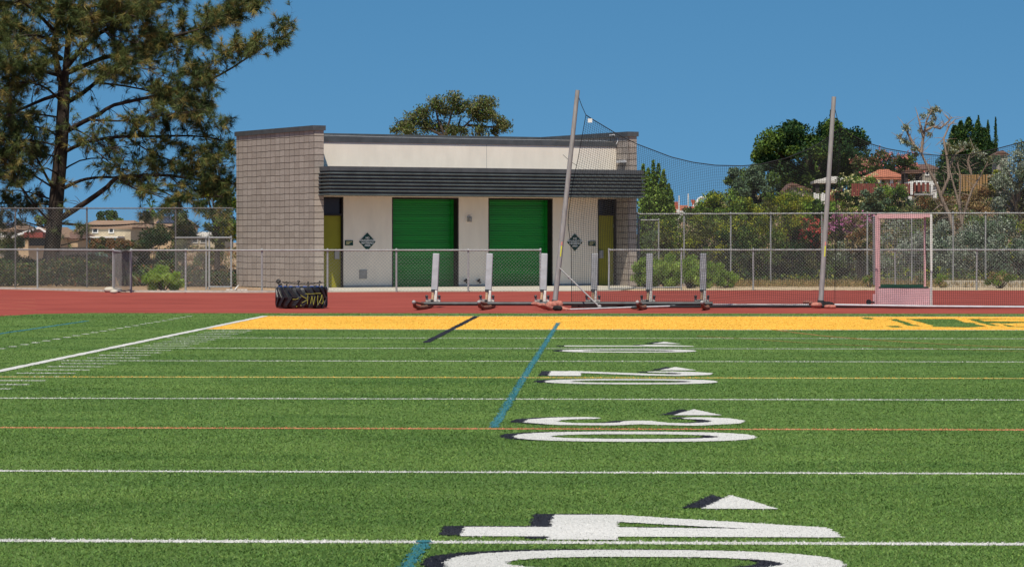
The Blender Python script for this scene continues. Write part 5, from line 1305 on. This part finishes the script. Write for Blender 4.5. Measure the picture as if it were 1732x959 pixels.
e, ex, sl_ = house('leftmost house with solar panels on its tan roof', -30, 26, 425, 389, 376, 210, 'grey_wall', 'tan_roof', 'x', .12, [(-3, 2, 392, 399), (7, 10, 392, 399)], 9, over=3)
def roofpt(Yh, ye, yr, ov, depth, t): pass
k = 210/F; m = MB(); O = e.location
zA, zB = Z(387, 210)-O.z+.12, Z(378, 210)-O.z+.05
m.add([((-2+30)*k, .9, zA), ((14+30)*k, .9, zA), ((15+30)*k, 3.6, zB+.06), ((-2+30)*k, 3.6, zB+.06)]+[((-2+30)*k, .9, zA-.08), ((14+30)*k, .9, zA-.08), ((15+30)*k, 3.6, zB-.02), ((-2+30)*k, 3.6, zB-.02)], [(0, 1, 2, 3), (0, 1, 5, 4), (1, 2, 6, 5), (3, 0, 4, 7)]); m.build('solar_panel', M['solar'], e)
e, ex, sl_ = house('tan stucco house with red awning and white gable edge left of the pine trunk', 16, 92, 420, 400, 383, 200, 'tan_wall', 'tan_roof', 'y', .68, [(31, 41, 405, 414)], 10)
ex('awning', 'red_awning', (47, 79, 393, 402, -1.2, -.05)); ex('patio_opening', 'window', (50, 78, 403, 416, -.05, -.01))
e, ex, sl_ = house('low brown-roofed house just right of the pine trunk', 100, 132, 420, 403, 389, 205, 'tan_wall', 'brown_roof', 'x', .3, [(106, 112, 407, 414)], 8)
ex('chimney', 'tan_wall', (119, 123, 387, 396, 3, 3.8))
e, ex, sl_ = house('two-storey cream house with a white patio roof', 131, 222, 424, 384, 372, 212, 'cream_wall', 'tan_roof', 'x', .12, [(136, 140, 386, 393), (142, 147, 386, 393), (158, 165, 386, 393), (186, 192, 387, 393)], 9)
ex('patio_roof', 'white_trim', (128, 212, 400, 402.5, -3, -.01)); ex('patio_post', 'teal', *[(q, q+2, 402.5, 420, -2.9, -2.7) for q in (142, 163, 184, 206)]); ex('patio_door', 'window', (146, 160, 404, 418, -.05, -.01), (168, 180, 404, 418, -.05, -.01))
ex('porch', 'white_trim', (112, 128, 401, 404, -2, 0)); ex('porch_post', 'white_trim', (113, 114.5, 404, 418, -1.9, -1.7), (123, 124.5, 404, 418, -1.9, -1.7))
e, ex, sl_ = house('tan house with a big dark solar array on its roof', 228, 306, 424, 382, 365, 220, 'tan_wall', 'tan_roof', 'x', .1, [(240, 246, 388, 396), (262, 270, 388, 396)], 9)
ex('chimney', 'cream_wall', (228, 235, 364, 380, 2, 3.2)); k = 220/F; O = e.location; zA, zB = Z(379.5, 220)-O.z+.15, Z(368, 220)-O.z+.1; a, b = (262-228)*k, (292-228)*k
m = MB(); m.add([(a, .7, zA), (b, .7, zA), (b, 3.6, zB), (a, 3.6, zB), (a, .7, zA-.08), (b, .7, zA-.08), (b, 3.6, zB-.08), (a, 3.6, zB-.08)], [(0, 1, 2, 3), (0, 1, 5, 4), (1, 2, 6, 5), (3, 0, 4, 7)]); m.build('solar_panel', M['solar'], e)
e, ex, sl_ = house('small pale house with a balcony seen beside the gap tree', 318, 372, 424, 400, 392, 225, 'cream_wall', 'pale_roof', 'x', .1, [(326, 334, 404, 410), (340, 348, 404, 410)], 8)
# garden wall across the far left yards
m = MB(); a = P(96, 424, 190); b = P(236, 424, 190); m.box(0, b.x-a.x, 0, .2, -.9, .22); o = m.build('garden_wall', M['dark_wood']); o.location = (a.x, 190, Z(424, 190)); tag(o, 'long low dark fence along the far yards', 'fence')
# right-hand houses
e, ex, sl_ = house('terracotta-roofed house with brick chimneys and sloping skylights', 1122, 1216, 378, 356, 346, 172, 'tan_wall', 'terracotta', 'x', .08, [(1150, 1156, 360, 366)], 8, name='house')
ex('chimney', 'brick_red', (1141, 1147.5, 341, 352, 1.5, 2.3)); ex('chimney', 'brick_red', (1170, 1177, 337, 352, 2.5, 3.4))
k = 172/F; O = e.location
def rp(px, py, y): return Vector(((px-1122)*k, y, Z(py, 172)-O.z))
m = MB(); m.add([rp(1168, 330, 3.2), rp(1165, 349, .6), rp(1172, 349, .6), rp(1177, 349.5, .6), rp(1184, 334, 3.2), rp(1194, 349, .6), rp(1203, 349, .6), rp(1196, 333, 3.4)], [(0, 1, 2), (3, 5, 4), (4, 5, 6, 7)])
m.build('gable_window', M['sky_glass'], e)
m = MB(); m.tube([rp(1174, 350, .4), rp(1184, 335, .4)], .1, 5); m.tube([rp(1184, 335, .4), rp(1197, 333, .4)], .08, 5); m.build('gable_edge', M['white_trim'], e)
def rails(label, x0, x1, ytop, ybot, Y, mt, vertical, name='rail_fence', nr_=4, step=.14, cap=None):
    k = Y/F; A = P(x0, ybot, Y); O = Vector((A.x, Y, min(A.z, terrain(A.x, Y)))); e = empty(name, O, 0, label, 'fence'); W_ = (x1-x0)*k; z0 = A.z-O.z; z1 = Z(ytop, Y)-O.z
    m = MB(); x = 0
    while x <= W_+.01: m.box(x-.05, x+.05, .03, .13, 0, z1+.05); x += W_/max(1, round(W_/1.8))
    m.build('post', M[mt], e); m = MB()
    if vertical:
        x = 0
        while x < W_: m.box(x, x+step*.78, 0, .025, z0, z1); x += step
        m.build('boards', M[mt], e)
    else:
        for i in range(nr_): z = z0+(z1-z0)*(i+.5)/nr_; m.box(0, W_, 0, .03, z-.05, z+.05)
        m.build('rail', M[mt], e)
    return e
rails('white horizontal rail fence below the brick-chimneyed house', 1146, 1196, 356, 374, 160, 'white_trim', False)
for i, px in enumerate((1148.5, 1164, 1195, 1211)):
    m = MB(); Y = 158; q = P(px, 372, Y); m.tube([(0, 0, 0), (0, 0, Z((331, 328, 333, 330)[i], Y)-q.z)], .035, 6); o = m.build('flag_pole', M['white_trim']); o.location = q
    tag(o, ('thin white pole above the left brick chimney', 'thin white pole between the two brick chimneys', 'thin white pole right of the sloping skylights', 'thin white pole among the palm-like leaves')[i], 'pole', 'thin white poles by the rail fence')
e, ex, sl_ = house('brown-roofed gabled house in front of the dark round tree', 1325, 1392, 345, 327, 309, 172, 'grey_wall', 'brown_roof', 'y', .22, [], 6, trim='brown_roof')
def pavilion(label, x0, x1, yb, ye, yr, Y, roof, post, depth, n=3, name='gazebo'):
    k = Y/F; A = P(x0, yb, Y); O = Vector((A.x, Y, min(A.z, terrain(A.x, Y)))); e = empty(name, O, 0, label, 'pavilion'); W_ = (x1-x0)*k; ze = Z(ye, Y)-O.z; zr = Z(yr, Y)-O.z
    lo = [(0, 0, ze), (W_, 0, ze), (W_, depth, ze), (0, depth, ze)]; c = [(W_*.42, depth/2, zr), (W_*.58, depth/2, zr)]; m = MB()
    m.add(lo+c+[(x, y, z-.14) for x, y, z in lo], [(0, 1, 5, 4), (1, 2, 5), (2, 3, 4, 5), (3, 0, 4), (6, 7, 1, 0), (7, 8, 2, 1), (8, 9, 3, 2), (9, 6, 0, 3), (9, 8, 7, 6)]); m.build('roof', M[roof], e)
    for i in range(n):
        x = W_*(.08+.84*i/(n-1))
        for y in (.15, depth-.25): m = MB(); m.box(x-.09, x+.09, y, y+.18, -.1, ze-.14); m.build('post', M[post], e)
    return e
pavilion('gazebo with a terracotta tiled hip roof and white posts', 1462, 1534, 320, 299.5, 286, 165, 'terracotta', 'white_trim', 3.0, 4)
pavilion('flat pale patio roof on dark posts behind the second mast', 1377, 1448, 345, 306, 298, 160, 'pale_roof', 'dark_wood', 3.0, 4, name='patio_cover')
e, ex, sl_ = house('beige house with brown roof under the bare gum limbs', 1534, 1592, 330, 287, 276, 195, 'grey_wall', 'brown_roof', 'x', .2, [(1551, 1554, 291, 296), (1566, 1570, 291, 296)], 7)
pavilion('dark slim pergola beside the tiled gazebo', 1531, 1560, 318, 289, 287.5, 158, 'brown_roof', 'dark_wood', 2.2, 2, name='pergola')
o = pavilion('low white canopy just above the deck balusters', 1536, 1586, 311, 308.5, 305.5, 152, 'white_trim', 'white_trim', 2.0, 2, name='sunshade')
# deck
Y = 146; k = Y/F; A = P(1440, 345, Y); O = Vector((A.x, Y, terrain(A.x, Y))); e = empty('wooden_deck', O, 0, 'red-brown wooden deck railing on steel supports above the shrubs', 'deck')
def dx(px): return (px-1440)*k
def dz(py): return Z(py, Y)-O.z
m = MB(); m.box(dx(1462), dx(1580), 0, 3, dz(331), dz(328)); m.build('platform', M['grey_metal'], e)
m = MB(); x = dx(1440)
while x < dx(1541): m.box(x, x+.13, 0, .03, dz(332), dz(311)); x += .145
m.build('solid_boards', M['red_wood'], e)
m = MB(); x = dx(1544)
while x < dx(1573): m.box(x, x+.13, 0, .03, dz(325), dz(309)); x += .21
m.build('baluster', M['red_wood'], e)
m = MB(); m.box(dx(1540), dx(1577), -.03, .06, dz(309), dz(307.5)); 
for px in (1541, 1575): m.box(dx(px)-.06, dx(px)+.06, -.04, .05, dz(330), dz(307))
m.tube([(dx(1538), .5, dz(343)), (dx(1556), .5, dz(331))], .04, 6); m.build('handrail', M['white_trim'], e)
m = MB()
for px in (1500, 1553, 1568): m.box(dx(px)-.08, dx(px)+.08, .6, .76, -.2, dz(331))
m.each('support', M['dark_steel'], e)
rails('tall tan board fence on the bank behind the forked gum', 1624, 1692, 296, 324, 150, 'fence_wood', True, 'board_fence')
rails('dark red board fence under the patio cover', 1398, 1424, 322, 342, 150, 'red_wood', True, 'board_fence')
rails('white picket panels below the patio cover', 1378, 1392, 328, 346, 152, 'white_trim', True, 'picket_fence', step=.3)
m = MB(); Y = 150; m.box(0, 18*Y/F, 0, 2, -1, Z(262, Y)-Z(300, Y)); o = m.build('garden_shed', M['grey_wall']); o.location = P(1686, 300, Y)
m2 = MB(); m2.prism([(-.15, 1.10), (.27, 1.34), (.68, 1.10)], -.1, 2.1, axis='y'); m2.build('roof', M['brown_roof'], o); tag(o, 'small grey shed peeping over the board fence at the right', 'shed')

# stones by the gate, low white wall at the right
rs_ = random.Random(3)
for i, (px, py, r_, lab) in enumerate(((184, 494, .13, 'pale stone left of the folded gate, biggest of the pile'), (192, 496, .09, 'small pale stone at the foot of the left gate post'), (198, 494, .11, 'pale stone just right of the left gate post'))):
    m = MB(); m.ball((0, 0, r_*.5), r_, 9, 6, sx=1.3, sz=.7, jit=.14, rnd=rs_); o = m.build('stone', M['concrete']); q = G(px, py); o.location = (q.x, q.y+.1, 0); tag(o, lab, 'stone', 'stones by the folded gate')
m = MB(); m.box(0, X(1760, 101)-X(1590, 101), 0, .25, -.05, .22); o = m.build('low_wall', M['concrete']); o.location = (X(1590, 101), 101, 0); tag(o, 'low pale concrete wall behind the fence at the right', 'wall')
q = G(383, 493); m = MB(); m.tube([(0, 0, .02), (.1, .1, .16)], .02, 5); m.tube([(-.3, .2, .015), (.4, -.05, .02)], .015, 5); o = m.build('debris', M['white_trim']); o.location = (q.x, q.y+2.0, 0); tag(o, 'bit of white litter on the dirt left of the block wall', 'litter')
print('objects', len(bpy.data.objects))
